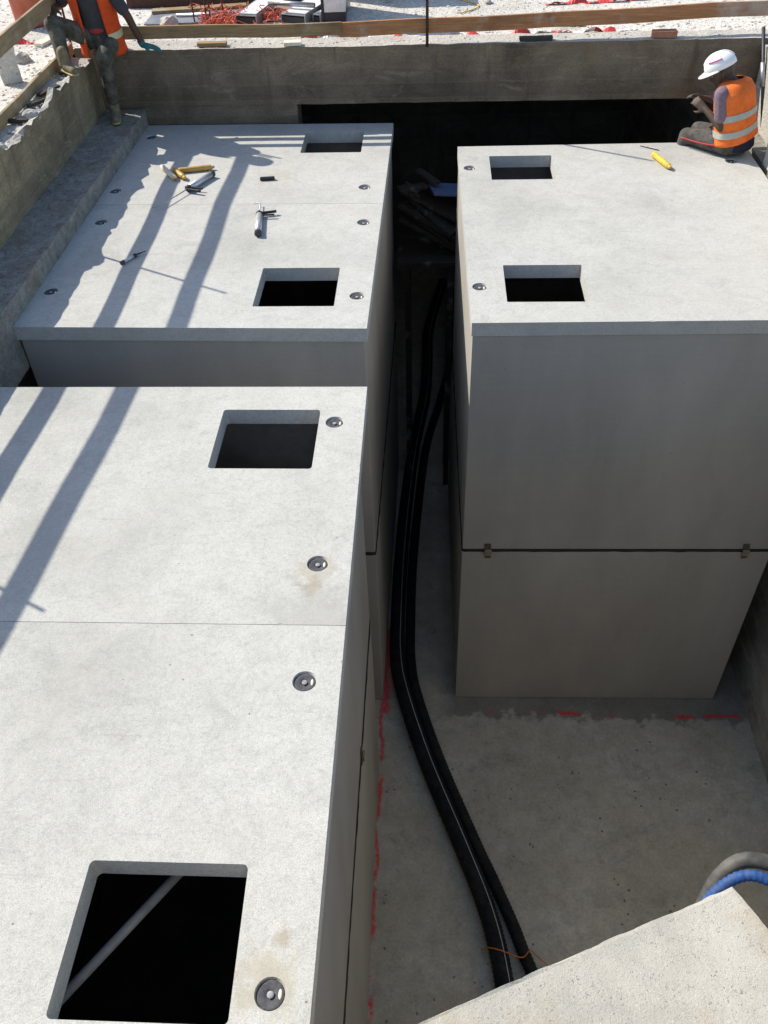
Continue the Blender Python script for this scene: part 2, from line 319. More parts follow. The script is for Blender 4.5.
def tube(bm, pts, r, seg=10, rf=None, cap=True):
    """r number or function of arclength"""
    P = [Vector(p) for p in pts]; rings = []; s = 0; prev = None
    for i, p in enumerate(P):
        if i: s += (p-P[i-1]).length
        t = (P[min(i+1, len(P)-1)]-P[max(i-1, 0)]).normalized()
        if prev is None: a = t.orthogonal().normalized()
        else: a = (prev-t*prev.dot(t)).normalized()
        prev = a; b = t.cross(a); rr = r(s) if callable(r) else r
        rings.append([bm.verts.new(p+(a*math.cos(2*math.pi*k/seg)+b*math.sin(2*math.pi*k/seg))*rr) for k in range(seg)])
    for i in range(len(rings)-1):
        for k in range(seg): bm.faces.new((rings[i][k], rings[i][(k+1) % seg], rings[i+1][(k+1) % seg], rings[i+1][k]))
    if cap: bm.faces.new(rings[0][::-1]); bm.faces.new(rings[-1])
    return bm
def tb(pts, r, seg=10): bm = bmesh.new(); return tube(bm, pts, r, seg)
def resample(P, step):
    P = [Vector(p) for p in P]; out = [P[0]]; acc = 0
    for i in range(1, len(P)):
        a, b = P[i-1], P[i]; L = (b-a).length; d = step-acc
        while d < L: out.append(a.lerp(b, d/L)); d += step
        acc = (L-(d-step)); 
    out.append(P[-1]); return out
def lathe(bm, prof, seg=20, mtx=None):
    rings = []
    for (r, z) in prof:
        rings.append([bm.verts.new((r*math.cos(2*math.pi*k/seg), r*math.sin(2*math.pi*k/seg), z)) for k in range(seg)])
    for i in range(len(rings)-1):
        for k in range(seg): bm.faces.new((rings[i][k], rings[i][(k+1) % seg], rings[i+1][(k+1) % seg], rings[i+1][k]))
    bm.faces.new(rings[0][::-1]); bm.faces.new(rings[-1])
    if mtx:
        for v in bm.verts: v.co = mtx @ v.co
    return bm
def apply_mods(o):
    dg = bpy.context.evaluated_depsgraph_get(); me = bpy.data.meshes.new_from_object(o.evaluated_get(dg)); o.modifiers.clear(); o.data = me
def along(p, q, up=Vector((0, 0, 1))):
    """matrix with X axis from p to q"""
    p, q = Vector(p), Vector(q); x = (q-p).normalized(); y = up.cross(x).normalized(); z = x.cross(y)
    m = Matrix((x, y, z)).transposed().to_4x4(); m.translation = p; return m, (q-p).length
def beam(p, q, w, h, up=Vector((0, 0, 1)), warp=0):
    m, L = along(p, q, up); bm = bmesh.new(); n = max(1, int(L/.3)) if warp else 1; rings = []
    for i in range(n+1):
        x = L*i/n; o_ = Vector((0, noise.noise(Vector((x, w, p[1])))*warp, noise.noise(Vector((x, 5, p[0])))*warp))
        rings.append([bm.verts.new(m@(Vector((x, a*w/2, b*h/2))+o_)) for a, b in ((-1, -1), (1, -1), (1, 1), (-1, 1))])
    for i in range(n):
        for k in range(4): bm.faces.new((rings[i][k], rings[i][(k+1) % 4], rings[i+1][(k+1) % 4], rings[i+1][k]))
    bm.faces.new(rings[0][::-1]); bm.faces.new(rings[-1]); return bm

# ------------------------------------------------------------------ setting: ground with the pit cut out of it
GZ = 5.05
bm = bmesh.new()
xs = [-400, -40, -8, -3.52, 3.45, 8, 40, 400]; ys = [-400, -40, -3, -.9, 9.3, 11, 14, 60, 400]
gv = {(i, j): bm.verts.new((x, y, GZ)) for i, x in enumerate(xs) for j, y in enumerate(ys)}
for i in range(len(xs)-1):
    for j in range(len(ys)-1):
        if i == 3 and j == 3: continue
        bm.faces.new((gv[i, j], gv[i+1, j], gv[i+1, j+1], gv[i, j+1]))
tag(obj('ground', bm, M['ground']), None, None, kind='structure')
bm = bmesh.new(); f = [bm.verts.new(p) for p in ((-3.6, -1, 0), (3.6, -1, 0), (3.6, 15.2, 0), (-3.6, 15.2, 0))]; bm.faces.new(f)
tag(obj('pit_floor', bm, M['floor']), None, None, kind='structure')

def wall(name, label, bm, mat, cat='wall'): return tag(obj(name, bm, mat), label, cat)
# back beam over the dark opening, its left end coming down behind the far left tank
bw = thing('concrete_wall', 'long board marked brown grey concrete wall crossing the far end above the dark opening', 'wall', (0, 9.03, 0))
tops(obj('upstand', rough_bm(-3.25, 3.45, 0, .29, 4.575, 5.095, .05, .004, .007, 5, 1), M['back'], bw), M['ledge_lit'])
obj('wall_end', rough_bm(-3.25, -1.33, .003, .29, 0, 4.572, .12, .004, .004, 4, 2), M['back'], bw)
# left wall, ledge
lw = thing('concrete_wall', 'rough sunlit topped concrete wall along the left side of the pit under the guard rail', 'wall', (-3.25, 4, 0))
lbm = rough_bm(-.27, 0, -4.9, 5.0, 4.40, 5.045, .045, .008, .022, 7, 3)
for v in lbm.verts:  # rim shape raised and humped to make its shadow wide and ragged
    if v.co.z > 5.0 and v.co.x > -.07:
        k = max(0, min(1, (v.co.y-2.3)/.8))*max(0, min(1, (4.75-v.co.y)/.2)); v.co.z += k*(.028+.03*noise.noise(Vector((v.co.y*4, 3, 0)))+.045*noise.noise(Vector((v.co.y*17, v.co.x*9, 0))))
        g = math.exp(-((v.co.y-2.53)/.10)**2)*.09+math.exp(-((v.co.y-3.88)/.07)**2)*.05; v.co.z += g
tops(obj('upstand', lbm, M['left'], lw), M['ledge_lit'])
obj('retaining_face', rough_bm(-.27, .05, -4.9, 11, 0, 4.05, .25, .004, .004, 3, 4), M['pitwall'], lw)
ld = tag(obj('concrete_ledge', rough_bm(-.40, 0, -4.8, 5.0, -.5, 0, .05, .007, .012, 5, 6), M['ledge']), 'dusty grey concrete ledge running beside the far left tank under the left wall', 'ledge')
ld.location = (-2.915, 4, 4.56); ld.rotation_euler = (0, 0, -.0135)
# right wall and its ledge
rw = thing('concrete_wall', 'concrete wall on the right of the pit behind the worker in a white helmet', 'wall', (3.08, 4, 0))
obj('upstand', rough_bm(0.004, .36, -4.9, 4.99, 4.4, 5.05, .1, .005, .012, 4, 7), M['ledge_lit'], rw)
obj('retaining_face', rough_bm(.115, .4, -4.9, 11, 0, 4.398, .25, .004, .004, 3, 9), M['pitwall'], rw)
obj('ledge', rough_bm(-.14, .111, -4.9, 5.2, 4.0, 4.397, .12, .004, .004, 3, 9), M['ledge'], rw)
o = tag(obj('concrete_block', rough_bm(2.93, 3.08, 5.0, 7.86, 4.405, 4.62, .04, .008, .016, 9, 10), M['ledge_lit']), 'rough pale concrete kerb block on the right wall ledge beside the right tank', 'block')
# near wall: the end where the photographer stands, deep under the sunlit block
wall('concrete_wall', 'dark concrete wall closing the near end of the pit', rough_bm(-3.25, 3.3, -1.2, -.9, 0, 5.045, .3, .004, .01, 3, 12), M['pitwall'])
# chamber beyond the opening
ch = thing('concrete_chamber', 'dark underground concrete chamber seen through the opening below the far wall', 'chamber', (0, 9.3, 0))
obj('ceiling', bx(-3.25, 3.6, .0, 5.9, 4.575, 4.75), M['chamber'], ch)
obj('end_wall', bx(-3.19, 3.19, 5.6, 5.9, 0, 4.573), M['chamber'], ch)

# bright broken concrete corner at the bottom of the view
bm = bmesh.new()
poly = [(-.30, .375), (-.04, .488), (.595, .757), (.648, .665), (1.02, -.08), (.95, -.88), (-.32, -.88)]
n_ = 0; top = []
P2 = [Vector((*p, 5.9)) for p in poly]; edgepts = []
for a, b in zip(P2, P2[1:]+P2[:1]):
    k = max(2, int((b-a).length/.012))
    for i in range(k): edgepts.append(a.lerp(b, i/k))
cen = Vector((.3, 0, 5.9)); levels = [(1.0, 5.9), (1.0, 5.885), (1.0, 5.6), (1., 4.9), (1., 0.)]
rings = []
for li, (s_, z) in enumerate(levels):
    ring = []
    for p in edgepts:
        q = Vector((p.x, p.y, z)); nn = noise.noise_vector(q*5)*.7+noise.noise_vector(q*45)*.2
        amp = .005; d = (q-Vector((cen.x, cen.y, z))); q += nn*amp
        if li == 0: q -= d.normalized()*(.004+.004*noise.noise(q*30))
        ring.append(bm.verts.new(q))
    rings.append(ring)
for a, b in zip(rings, rings[1:]):
    for k in range(len(a)): bm.faces.new((a[k], a[(k+1) % len(a)], b[(k+1) % len(a)], b[k]))
bm.faces.new(rings[-1])
prev = rings[0]
for s_ in (.985, .96, .92, .87, .81, .74, .66, .57, .47, .36, .24, .1):
    cur = []
    for p in edgepts:
        q = cen+(Vector((p.x, p.y, 5.9))-cen)*s_; q.z += noise.noise(q*6)*.003; cur.append(bm.verts.new(q))
    for k in range(len(cur)): bm.faces.new((prev[k], prev[(k+1) % len(cur)], cur[(k+1) % len(cur)], cur[k]))
    prev = cur
bm.faces.new(prev)
tag(obj('concrete_block', bm, M['near']), 'coarse bright sunlit concrete corner in the near right foreground', 'block')

# ------------------------------------------------------------------ tanks
TOP = 4.411; SL = 4.306; JZ = 2.17
def hollow(x0, x1, y0, y1, z0, z1, t=.11, floor=False, inner=0):
    bm = bmesh.new()
    def ring(x0, x1, y0, y1, z): return [bm.verts.new(p) for p in ((x0, y0, z), (x1, y0, z), (x1, y1, z), (x0, y1, z))]
    ob, ot = ring(x0, x1, y0, y1, z0), ring(x0, x1, y0, y1, z1); it = ring(x0+t, x1-t, y0+t, y1-t, z1); ib = ring(x0+t, x1-t, y0+t, y1-t, z0+(t if floor else 0))
    for a, b in ((ob, ot), (ot, it), (it, ib)):
        for k in range(4): bm.faces.new((a[k], a[(k+1) % 4], b[(k+1) % 4], b[k]))
    for f in bm.faces:
        if all(v in it or v in ib for v in f.verts): f.material_index = inner
    if floor: bm.faces.new(ib).material_index = inner; bm.faces.new(ob)
    else:
        for k in range(4): bm.faces.new((ib[k], ib[(k+1) % 4], ob[(k+1) % 4], ob[k]))
    return bm
def cover(name, x0, x1, y0, y1, hatches, sockets, mat, parent, hi_r=False):
    o = obj(name, bx(x0, x1, y0, y1, SL, TOP), mat, parent)
    cb = bmesh.new()
    for hp in hatches:   # four corner points of the opening; tapered to its bottom, rounded upright corners
        c = Vector((sum(p[0] for p in hp)/4, sum(p[1] for p in hp)/4)); rr = .018 if hi_r else .009
        loop = []
        for i in range(4):
            p, a, b = Vector(hp[i]), Vector(hp[i-1]), Vector(hp[(i+1) % 4]); u, v = (a-p).normalized(), (b-p).normalized()
            for t in (0, .33, .67, 1):
                q = p+u*rr*(1-t)**1.6+v*rr*t**1.6; loop.append(q)
        lo = [cb.verts.new((*(c+(q-c)*.985), SL-.05)) for q in loop]; hi = [cb.verts.new((*(c+(q-c)*1.008), TOP+.05)) for q in loop]
        n = len(loop); cb.faces.new(lo[::-1]); cb.faces.new(hi)
        for k in range(n): cb.faces.new((lo[k], lo[(k+1) % n], hi[(k+1) % n], hi[k]))
    for (sx, sy) in sockets:
        sb = bmesh.new(); lathe(sb, [(.030, TOP-.042), (.046, TOP-.02), (.0535, TOP-.004), (.057, TOP+.02)], 24)
        for v in sb.verts: v.co += Vector((sx, sy, 0))
        me = bpy.data.meshes.new('t'); sb.to_mesh(me); cb.from_mesh(me); sb.free()
    rs = random.Random(int((x0*7+y0*13+y1*31)*100)); run = 0
    for (ax, ay, bx_, by) in ((x1, y0, x1, y1), (x0, y0, x1, y0), (x0, y0, x0, y1)):   # knocks along the top arrises
        Ln = math.hypot(bx_-ax, by-ay); d_ = rs.uniform(.1, .3)
        while d_ < Ln-.08:
            px_, py_ = ax+(bx_-ax)*d_/Ln, ay+(by-ay)*d_/Ln; r_ = rs.choice((.004, .005, .007)); st_ = rs.uniform(1.5, 4.); kb = bmesh.new()
            bmesh.ops.create_icosphere(kb, subdivisions=2, radius=r_)
            for v in kb.verts:
                v.co *= 1+.3*noise.noise(v.co*90+Vector((d_*9, 0, 0))); e = st_ if ax == bx_ else 1; f_ = st_ if ax != bx_ else 1
                v.co = Vector((v.co.x*f_+px_, v.co.y*e+py_, v.co.z*.7+TOP+r_*.25))
            me = bpy.data.meshes.new('t'); kb.to_mesh(me); kb.free(); cb.from_mesh(me); d_ += rs.uniform(.35, 1.2)
    bmesh.ops.recalc_face_normals(cb, faces=cb.faces); me = bpy.data.meshes.new('cut'); cb.to_mesh(me); cb.free(); co = bpy.data.objects.new('cut', me); C.objects.link(co)
    co.parent = parent
    bpy.context.view_layer.update()
    b = o.modifiers.new('b', 'BOOLEAN'); b.operation = 'DIFFERENCE'; b.object = co; b.solver = 'EXACT'
    w = o.modifiers.new('w', 'BEVEL'); w.width = .0035; w.segments = 2; w.limit_method = 'ANGLE'; w.angle_limit = .9
    apply_mods(o); bpy.data.objects.remove(co)
    # slightly chipped arrises
    for (sx, sy) in sockets:
        s_ = obj('lifting_socket', lathe(bmesh.new(), [(.022, TOP-.036), (.0465, TOP-.016), (.0485, TOP-.010), (.0475, TOP-.0085), (.036, TOP-.0115), (.020, TOP-.0125), (.013, TOP-.019)], 24, Matrix.Translation((sx, sy, 0))), M['socket'], parent, True)
        p_ = obj('anchor_pin', lathe(bmesh.new(), [(.008, TOP-.03), (.0085, TOP-.013), (.0125, TOP-.0095), (.0115, TOP-.0075), (.004, TOP-.007)], 16, Matrix.Translation((sx, sy, 0))), M['pin'], s_, True)
        k_ = obj('mortar_plug', lathe(bmesh.new(), [(.011, -.012), (.013, 0.0), (.008, .006)], 9, Matrix.Translation((sx+.033, sy+.004, TOP-.013))@Matrix.Diagonal((.6, 1.7, .5, 1))), M['cream'], s_, True)  # pale piece standing in for the sunlit crescent of the recess
    return o
def tank(label, origin, rz, x0, x1, ys_, hatches, sockets, mats, over=(0, 0, 0, 0), clips=(), sideclips=()):
    """ys_: slab divisions; over: how far walls sit inside the slab edge on -x,+x,-y,+y"""
    t = thing('water_tank', label, 'tank', (*origin, 0), rz)
    R = Matrix.Rotation(-rz, 2)
    loc = lambda p: tuple(R@(Vector(p)-Vector(origin)))
    X0, X1, Y0, Y1 = x0+over[0], x1-over[1], ys_[0]+over[2], ys_[-1]-over[3]
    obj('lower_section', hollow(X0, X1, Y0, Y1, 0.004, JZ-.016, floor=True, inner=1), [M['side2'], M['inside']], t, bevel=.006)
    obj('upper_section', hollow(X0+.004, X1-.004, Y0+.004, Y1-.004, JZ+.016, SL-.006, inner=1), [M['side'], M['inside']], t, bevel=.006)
    # bitumen seal squeezed out of the joint
    bm = bmesh.new()
    a0, a1, b0, b1 = X0+.012, X1-.012, Y0+.012, Y1-.012
    cor = [(a0, b0), (a1, b0), (a1, b1), (a0, b1)]; pts = []
    for i in range(4):
        p, q = Vector((*cor[i], JZ)), Vector((*cor[(i+1) % 4], JZ)); n = max(4, int((q-p).length/.03))
        for k in range(n): pts.append(p.lerp(q, k/n)+Vector((0, 0, noise.noise(Vector((k*.3, i*9, origin[0])))*.004)))
    pts.append(pts[0]); tube(bm, pts, lambda s: .0175+.005*noise.noise(Vector((s*9, 1, origin[1]))), 8)
    obj('joint_seal', bm, M['joint'], t, True)
    obj('cover_seal', hollow(X0+.012, X1-.012, Y0+.012, Y1-.012, SL-.0065, SL-.0005, .08), M['joint'], t)
    for i in range(len(ys_)-1):
        hs = [[loc(p) for p in h] for h in hatches if ys_[i] < sum(loc(p)[1] for p in h)/4 < ys_[i+1]]
        ss = [loc(p) for p in sockets if ys_[i] < loc(p)[1] < ys_[i+1]]
        cover('cover_slab', x0, x1, ys_[i]+(.0015 if i else 0), ys_[i+1]-(.0015 if i < len(ys_)-2 else 0), hs, ss, mats[i], t, 'near left' in label)
    for cx in clips:   # bent steel clips bridging the joint on the front face
        m = Matrix.Rotation(random.uniform(-.12, .12), 4, 'Y'); b2 = bmesh.new(); box(b2, -.026, .026, -.007, 0, -.085, .085, mtx=m); 
        for v in b2.verts: v.co += Vector((cx, Y0-.001, JZ))
        c_ = obj('joint_clip', b2, M['clipdark'], t, bevel=.002)
        obj('clip_bridge', bx(cx-.028, cx+.03, Y0-.026, Y0-.009, JZ-.04, JZ+.028), M['clip'], c_, bevel=.004)
    for (sx, sy) in sideclips:
        b2 = bx(sx, sx+.007, sy-.026, sy+.026, JZ-.085, JZ+.085); c_ = obj('joint_clip', b2, M['clipdark'], t, bevel=.002)
        obj('clip_bridge', bx(sx+.009, sx+.026, sy-.028, sy+.028, JZ-.03, JZ+.035), M['clip'], c_, bevel=.004)
    return t, loc
tan = (.33, .25, .15); tan2 = (.40, .35, .24)
A_o = (-.385, 4.49); B_o = (-.425, 5.164); C_o = (.289, 5.229)
def L(o_, rz, p): return tuple(Matrix.Rotation(-rz, 2)@(Vector(p)-Vector(o_)))
la = lambda p: L(A_o, .0023, p)
mA1 = mat_slab('slab_top', 1, stains=[(*la((-.545, 1.03)), .13, tan2, .5), (*la((-.50, 1.18)), .05, tan, .5)])
mA2 = mat_slab('slab_top_b', 2, stains=[(*la((-.56, 2.93)), .12, tan2, .45), (*la((-.57, 2.83)), .07, tan, .6), (*la((-.53, 2.66)), .3, (.36, .35, .32), .5)])
mB1 = mat_slab('slab_top_c', 3, (.505, .497, .46)); mB2 = mat_slab('slab_top_d', 4, (.50, .492, .455), stains=[(-1.0, 2.5, .2, tan2, .35)]); mC = mat_slab('slab_top_e', 6, (.50, .492, .455))
tA, _ = tank('near left concrete tank with two square openings and a crossing shadow from the rail', A_o, .0023, -2.53, 0, [-3.81, -1.903, 0],
     [[(-1.262, .9), (-.648, .9), (-.662, 1.44), (-1.262, 1.44)], [(-1.245, 3.705), (-.655, 3.705), (-.655, 4.25), (-1.245, 4.25)]],
     [(-.56, 4.13), (-.55, 2.98), (-.54, 2.27), (-.52, 1.0)], [mA1, mA2], (0.02, .07, .004, .02), sideclips=[(-.071, -1.25)])
tB, _ = tank('far left concrete tank with caulking guns lying on its shadow striped top', B_o, -.0142, -2.475, 0, [0, 1.955, 3.785],
     [[(-1.255, 5.46), (-.675, 5.46), (-.675, 6.015), (-1.255, 6.015)], [(-1.22, 8.225), (-.65, 8.225), (-.65, 8.74), (-1.22, 8.74)]],
     [(-2.74, 8.67), (-2.77, 7.43), (-2.73, 6.82), (-2.79, 5.69), (-.57, 7.45), (-.54, 6.77), (-.52, 5.6)], [mB1, mB2], (.006, .02, .02, .01))
tC, _ = tank('right hand concrete tank with a yellow tube on its clean sunlit top', C_o, .0119, 0, 2.619, [0, 3.096],
     [[(.545, 5.505), (1.125, 5.505), (1.125, 6.035), (.545, 6.035)], [(.535, 7.57), (1.10, 7.57), (1.10, 8.09), (.535, 8.09)]],
     [(.35, 7.83), (.36, 5.72), (2.67, 7.91)], [mC], (.004, .004, .006, .004), clips=(.225, 2.395))
# thin rods inside the tanks, seen through the openings
obj('inlet_pipe', tb([(*la((-.75, 1.98)), 4.0), (*la((-1.80, .50)), 4.0)], .021, 14), M['pvc'], tA, True)

obj('inlet_pipe', tb([(*L(C_o, .0119, (.42, 6.56)), 4.0), (*L(C_o, .0119, (2.75, 6.56)), 4.0)], .012, 12), M['greyhose'], tC, True)  # rod added for the strip of light in this opening

# ------------------------------------------------------------------ corrugated pipes on the floor
def corr(pts, R_, pitch=.036, depth=.055):
    P = resample(smooth_path(pts, 10), pitch/3); bm = bmesh.new(); k = 2*math.pi/pitch
    return tube(bm, P, lambda s: R_*(1+depth*math.cos(k*s)), 14), P
def pipe(label, pts, R_, stripe=None):
    bm, P = corr(pts, R_); t = thing('corrugated_pipe', label, 'pipe', (0, 0, 0)); t.location = Vector(P[-1])
    for v in bm.verts: v.co -= t.location
    obj('pipe_wall', bm, M['hose'], t, True)
    if stripe is not None:
        sb = bmesh.new(); Q = [p+Vector((stripe*R_, 0, math.sqrt(1-stripe**2)*R_*1.075))-t.location for p in P[::3]]
        tube(sb, Q, .004, 6); obj('stripe', sb, M['stripe'], t, True)
    return t
h1 = [(.22, 13.6), (.10, 12.9), (-.02, 12.0), (-.03, 11.2), (-.06, 10.3), (-.19, 9.22), (-.27, 8.12), (-.315, 7.08), (-.325, 6.17), (-.31, 5.63), (-.23, 5.2), (.0, 4.45), (.33, 3.59), (.53, 3.02), (.63, 2.5), (.70, 1.7), (.72, 1.1)]
h2 = [(.36, 13.4), (.34, 12.15), (.30, 11.17), (.16, 10.24), (-.03, 9.22), (-.12, 8.12), (-.175, 7.08), (-.185, 6.17), (-.17, 5.63), (-.10, 5.22), (.13, 4.47), (.45, 3.64), (.56, 3.38), (.72, 2.98), (.80, 2.74), (.88, 2.5), (1.0, 1.9), (1.05, 1.2)]
pipe('black corrugated pipe with a thin pale line, left of the pair curving along the floor', [(x, y, .085) for x, y in h1], .078, .45)
pipe('thinner black corrugated pipe, splitting off right from the pair near the concrete corner', [(x, y, .058) for x, y in h2], .052, None)
# orange tie wire around the pipes
o = tag(obj('tie_wire', tb(smooth_path([(.46, 2.76, .02), (.52, 2.73, .15), (.62, 2.70, .175), (.78, 2.67, .13), (.85, 2.72, .15), (.92, 2.67, .12), (1.08, 2.60, .02)], 6), .0045, 6), M['wire'], smooth=True), 'thin orange wire lying across the two black pipes', 'wire')
# blue hose over the near corner
def nh(name, label, pts, R_, mat, ridge=.03, pitch=.02):
    P = resample(smooth_path(pts, 12), .005); bm = tube(bmesh.new(), P, lambda s: R_*(1+ridge*math.cos(2*math.pi*s/pitch)), 16); return tag(obj(name, bm, mat, smooth=True), label, 'hose')
nh('ribbed_hose', 'bright blue ribbed hose arching behind the near concrete corner', [(.67, .875, 4.2), (.675, .89, 4.9), (.69, .925, 5.24), (.73, .975, 5.34), (.795, 1.00, 5.40), (.86, .985, 5.41), (.95, .93, 5.40), (1.3, .5, 5.3), (1.8, -.5, 5.15), (2.1, -1.2, 5.08)], .014, M['blue'], .10, .014)
nh('conduit_hose', 'grey dusty conduit lying just outside the blue hose at the near corner', [(.69, .93, 4.2), (.70, .945, 4.9), (.715, .965, 5.22), (.75, 1.015, 5.33), (.805, 1.045, 5.385), (.875, 1.035, 5.40), (.97, .99, 5.39), (1.35, .52, 5.28), (1.86, -.5, 5.14), (2.18, -1.2, 5.09)], .020, M['greyhose'], .01, .03)
tag(obj('tie_wire', tb(smooth_path([(.40, .76, 5.40), (.46, .82, 5.43), (.50, .80, 5.45), (.55, .80, 5.43), (.59, .76, 5.46), (.60, .70, 5.46)], 6), .0022, 6), M['wire'], smooth=True), 'loose orange wire ends beside the blue hose', 'wire')

# ------------------------------------------------------------------ guard rails
rg = thing('guard_rail', 'weathered wooden guard rail with toe board beside the left wall of the pit', 'guard rail', (-3.5, 7, GZ))
def P_(x, y, z): return Vector((x+3.5, y-7, z-GZ))
obj('toe_board', beam(P_(-3.485, 1.2, 5.108), P_(-3.475, 9.1, 5.108), .028, .10, warp=.02), M['woodL'], rg, bevel=.003)
for z, h in ((5.57, .13), (6.13, .13)):
    obj('rail_board', beam(P_(-3.49 if z > 6 else -3.43, 5.62, z), P_(-3.475, 9.1 if z < 6 else 9.3, z-.01), .028, h, warp=.02), M['woodL'], rg, bevel=.003)
    obj('rail_board', beam(P_(-3.65 if z < 6 else -3.77, .6, z-.05 if z < 6 else 5.95), P_(-3.53 if z < 6 else -3.55, 5.60, z-.01 if z < 6 else 6.05), .028, h, warp=.02), M['woodL'], rg, bevel=.003)
for y in (1.0, 3.54, 6.73, 9.2): obj('post', tb([P_(-3.51, y, 4.9), P_(-3.51, y, 6.42 if y > 5 else 6.06)], .011, 8), M['rust'], rg, True)
rb = thing('guard_rail', 'orange brown board rail standing along the top of the far wall', 'guard rail', (0, 9.05, 5.1))
def Q_(x, y, z): return Vector((x, y-9.05, z-5.1))
obj('rail_board', beam(Q_(-2.95, 9.02, 5.25), Q_(-.84, 9.02, 5.25), .03, .11, warp=.015), M['woodX'], rb, bevel=.003)
obj('rail_board', beam(Q_(-.86, 9.04, 5.23), Q_(3.6, 9.25, 5.30), .03, .125, warp=.015), M['woodR'], rb, bevel=.003)
obj('rail_board', beam(Q_(-3.4, 9.05, 5.60), Q_(.4, 9.05, 5.60), .03, .10, warp=.012), M['woodX'], rb, bevel=.003)
obj('post', tb([Q_(-.04, 9.03, 5.08), Q_(-.045, 9.02, 6.42)], .014, 8), M['rust'], rb, True)
obj('post', tb([Q_(-3.3, 9.12, 5.08), Q_(-3.3, 9.12, 6.3)], .012, 8), M['rust'], rb, True)
# bits lying on the wall tops
def lay(name, label, cat, x, y, z, sx, sy, sz, rz, mat, amp=.006, bevel=0):
    bm = rough_bm(-sx/2, sx/2, -sy/2, sy/2, 0, sz, .03, amp, amp, 14, x+y); o = tag(obj(name, bm, mat), label, cat); o.location = (x, y, z+.004); o.rotation_euler = (0, 0, rz); return o
lay('brick', 'orange brick lying on the far wall near the helmeted worker', 'brick', 2.17, 9.10, 5.10, .22, .09, .055, .03, M['brick'], .003)
lay('timber_offcut', 'short dark timber lying on the far wall right of the steel post', 'timber', .98, 9.08, 5.10, .31, .06, .03, .04, M['darkwood'], .002)
lay('timber_offcut', 'short pale timber lying on the left part of the far wall', 'timber', -2.1, 9.10, 5.10, .28, .07, .03, .0, M['woodX'], .002)
lay('timber_offcut', 'pale board piece lying flat on the far wall by the seated worker', 'timber', -1.32, 9.08, 5.10, .16, .09, .03, .05, M['cream'], .002)
lay('rubble_stone', 'flat slab of broken concrete standing upright beside the left rail', 'stone', -3.78, 8.28, GZ, .17, .05, .36, .5, M['stone'], .012)
lay('timber_offcut', 'dark stick lying across the left wall top near the picture edge', 'timber', -3.42, 7.28, 5.05, .24, .035, .03, .02, M['darkwood'], .002)
sk = [(-3.36, 8.0, .26, .05, 1.2), (-3.34, 8.55, .22, .03, 1.0), (-3.36, 7.7, .2, .03, 1.0)]
for i, (x, y, a, b, r) in enumerate(sk):
    lay('timber_offcut', ['dark lath under the seated worker\'s raised boot', 'thin dark batten on the left wall behind the raised boot', 'rusty brown stick lying loose on the left wall top'][i], 'timber', x, y, 5.055, a, b, .025, r, M['darkwood'], .002)
# lumps added on the left wall edge to make its shadow ragged
def rock(label, x, y, z, r, sq=.7, seed=0, mat='ledge_lit'):
    bm = bmesh.new(); bmesh.ops.create_icosphere(bm, subdivisions=3, radius=1)
    for v in bm.verts:
        q = v.co.copy(); k = 1+.38*noise.noise(q*1.3+Vector((seed, 0, 0)))+.16*noise.noise(q*4+Vector((seed, 3, 0)))
        v.co = Vector((q.x*r*1.15*k, q.y*r*k, max(q.z*k, -.45)*r*sq))
    o = tag(obj('rubble_stone', bm, M[mat]), label, 'stone'); o.location = (x, y, z+r*sq*.45); o.rotation_euler = (0, 0, seed); return o
for i, (x, y, s_) in enumerate([(-3.31, 7.42, .085), (-3.31, 7.12, .05), (-3.33, 6.72, .07), (-3.32, 8.12, .045), (-3.34, 6.42, .10)]):
    rock(['grey lump of spilled concrete beside the dark stick on the left wall', 'small lump of spilled concrete just below the dark stick on the left wall', 'lump of spilled concrete at the left edge of the picture on the wall top', 'small lump of concrete just below the raised boot', 'largest lump of concrete on the left wall, nearest the camera'][i], x, y, 5.04, s_*.75, .75, i*2.3)
# hidden-edge lumps on the near part of the left wall whose shadows show on the tank
# leaning rod on the right
st = thing('steel_strut', 'dark steel strut leaning in the far right corner behind the helmeted worker', 'strut', (3.1, 8.55, 4.42))
obj('tube', tb([(0.0, .0, .02), (-.07, .44, .78)], .016, 10), M['darkbox'], st, True)
obj('sleeve', tb([(-.030, .19, .34), (-.047, .295, .52)], .022, 10), M['steel'], st, True)

# ------------------------------------------------------------------ things on the yard behind
# timber pile on a trestle in the gap
tr = thing('timber_pile', 'dark pile of timber boards stacked in the gap between the far tanks', 'timber pile', (.02, 8.75, 0))
for dx in (-.26, .2):
    for dy in (-.22, .18): obj('leg', bx(dx-.03, dx+.03, dy-.03, dy+.03, 0.004, 3.1), M['darkwood'], tr)
obj('platform', bx(-.36, .32, -.28, .3, 3.102, 3.15), M['darkwood'], tr)
for i, (z, a, off, sl_) in enumerate([(3.36, -.25, 0, .42), (3.43, -.42, .02, .46), (3.50, -.32, -.02, .44), (3.58, -.6, .0, .5), (3.66, -.28, .03, .40)]):
    m = Matrix.Translation((0, 0, z))@Matrix.Rotation(a, 4, 'Z')@Matrix.Rotation(sl_, 4, 'Y'); obj('board', bx(-.36, .33, -.10+off, .10+off, -.022, .022, mtx=m), M['darkwood'], tr, bevel=.004)
for i, (a, x, y, z) in enumerate([(1.1, -.12, .05, 3.83), (.5, -.2, -.06, 3.87), (-.9, -.05, .12, 3.90)]):
    m = Matrix.Translation((x, y, z))@Matrix.Rotation(a, 4, 'Z')@Matrix.Rotation(.12, 4, 'Y'); obj('offcut', bx(-.16, .16, -.04, .04, -.015, .015, mtx=m), M['darkwood'], tr)
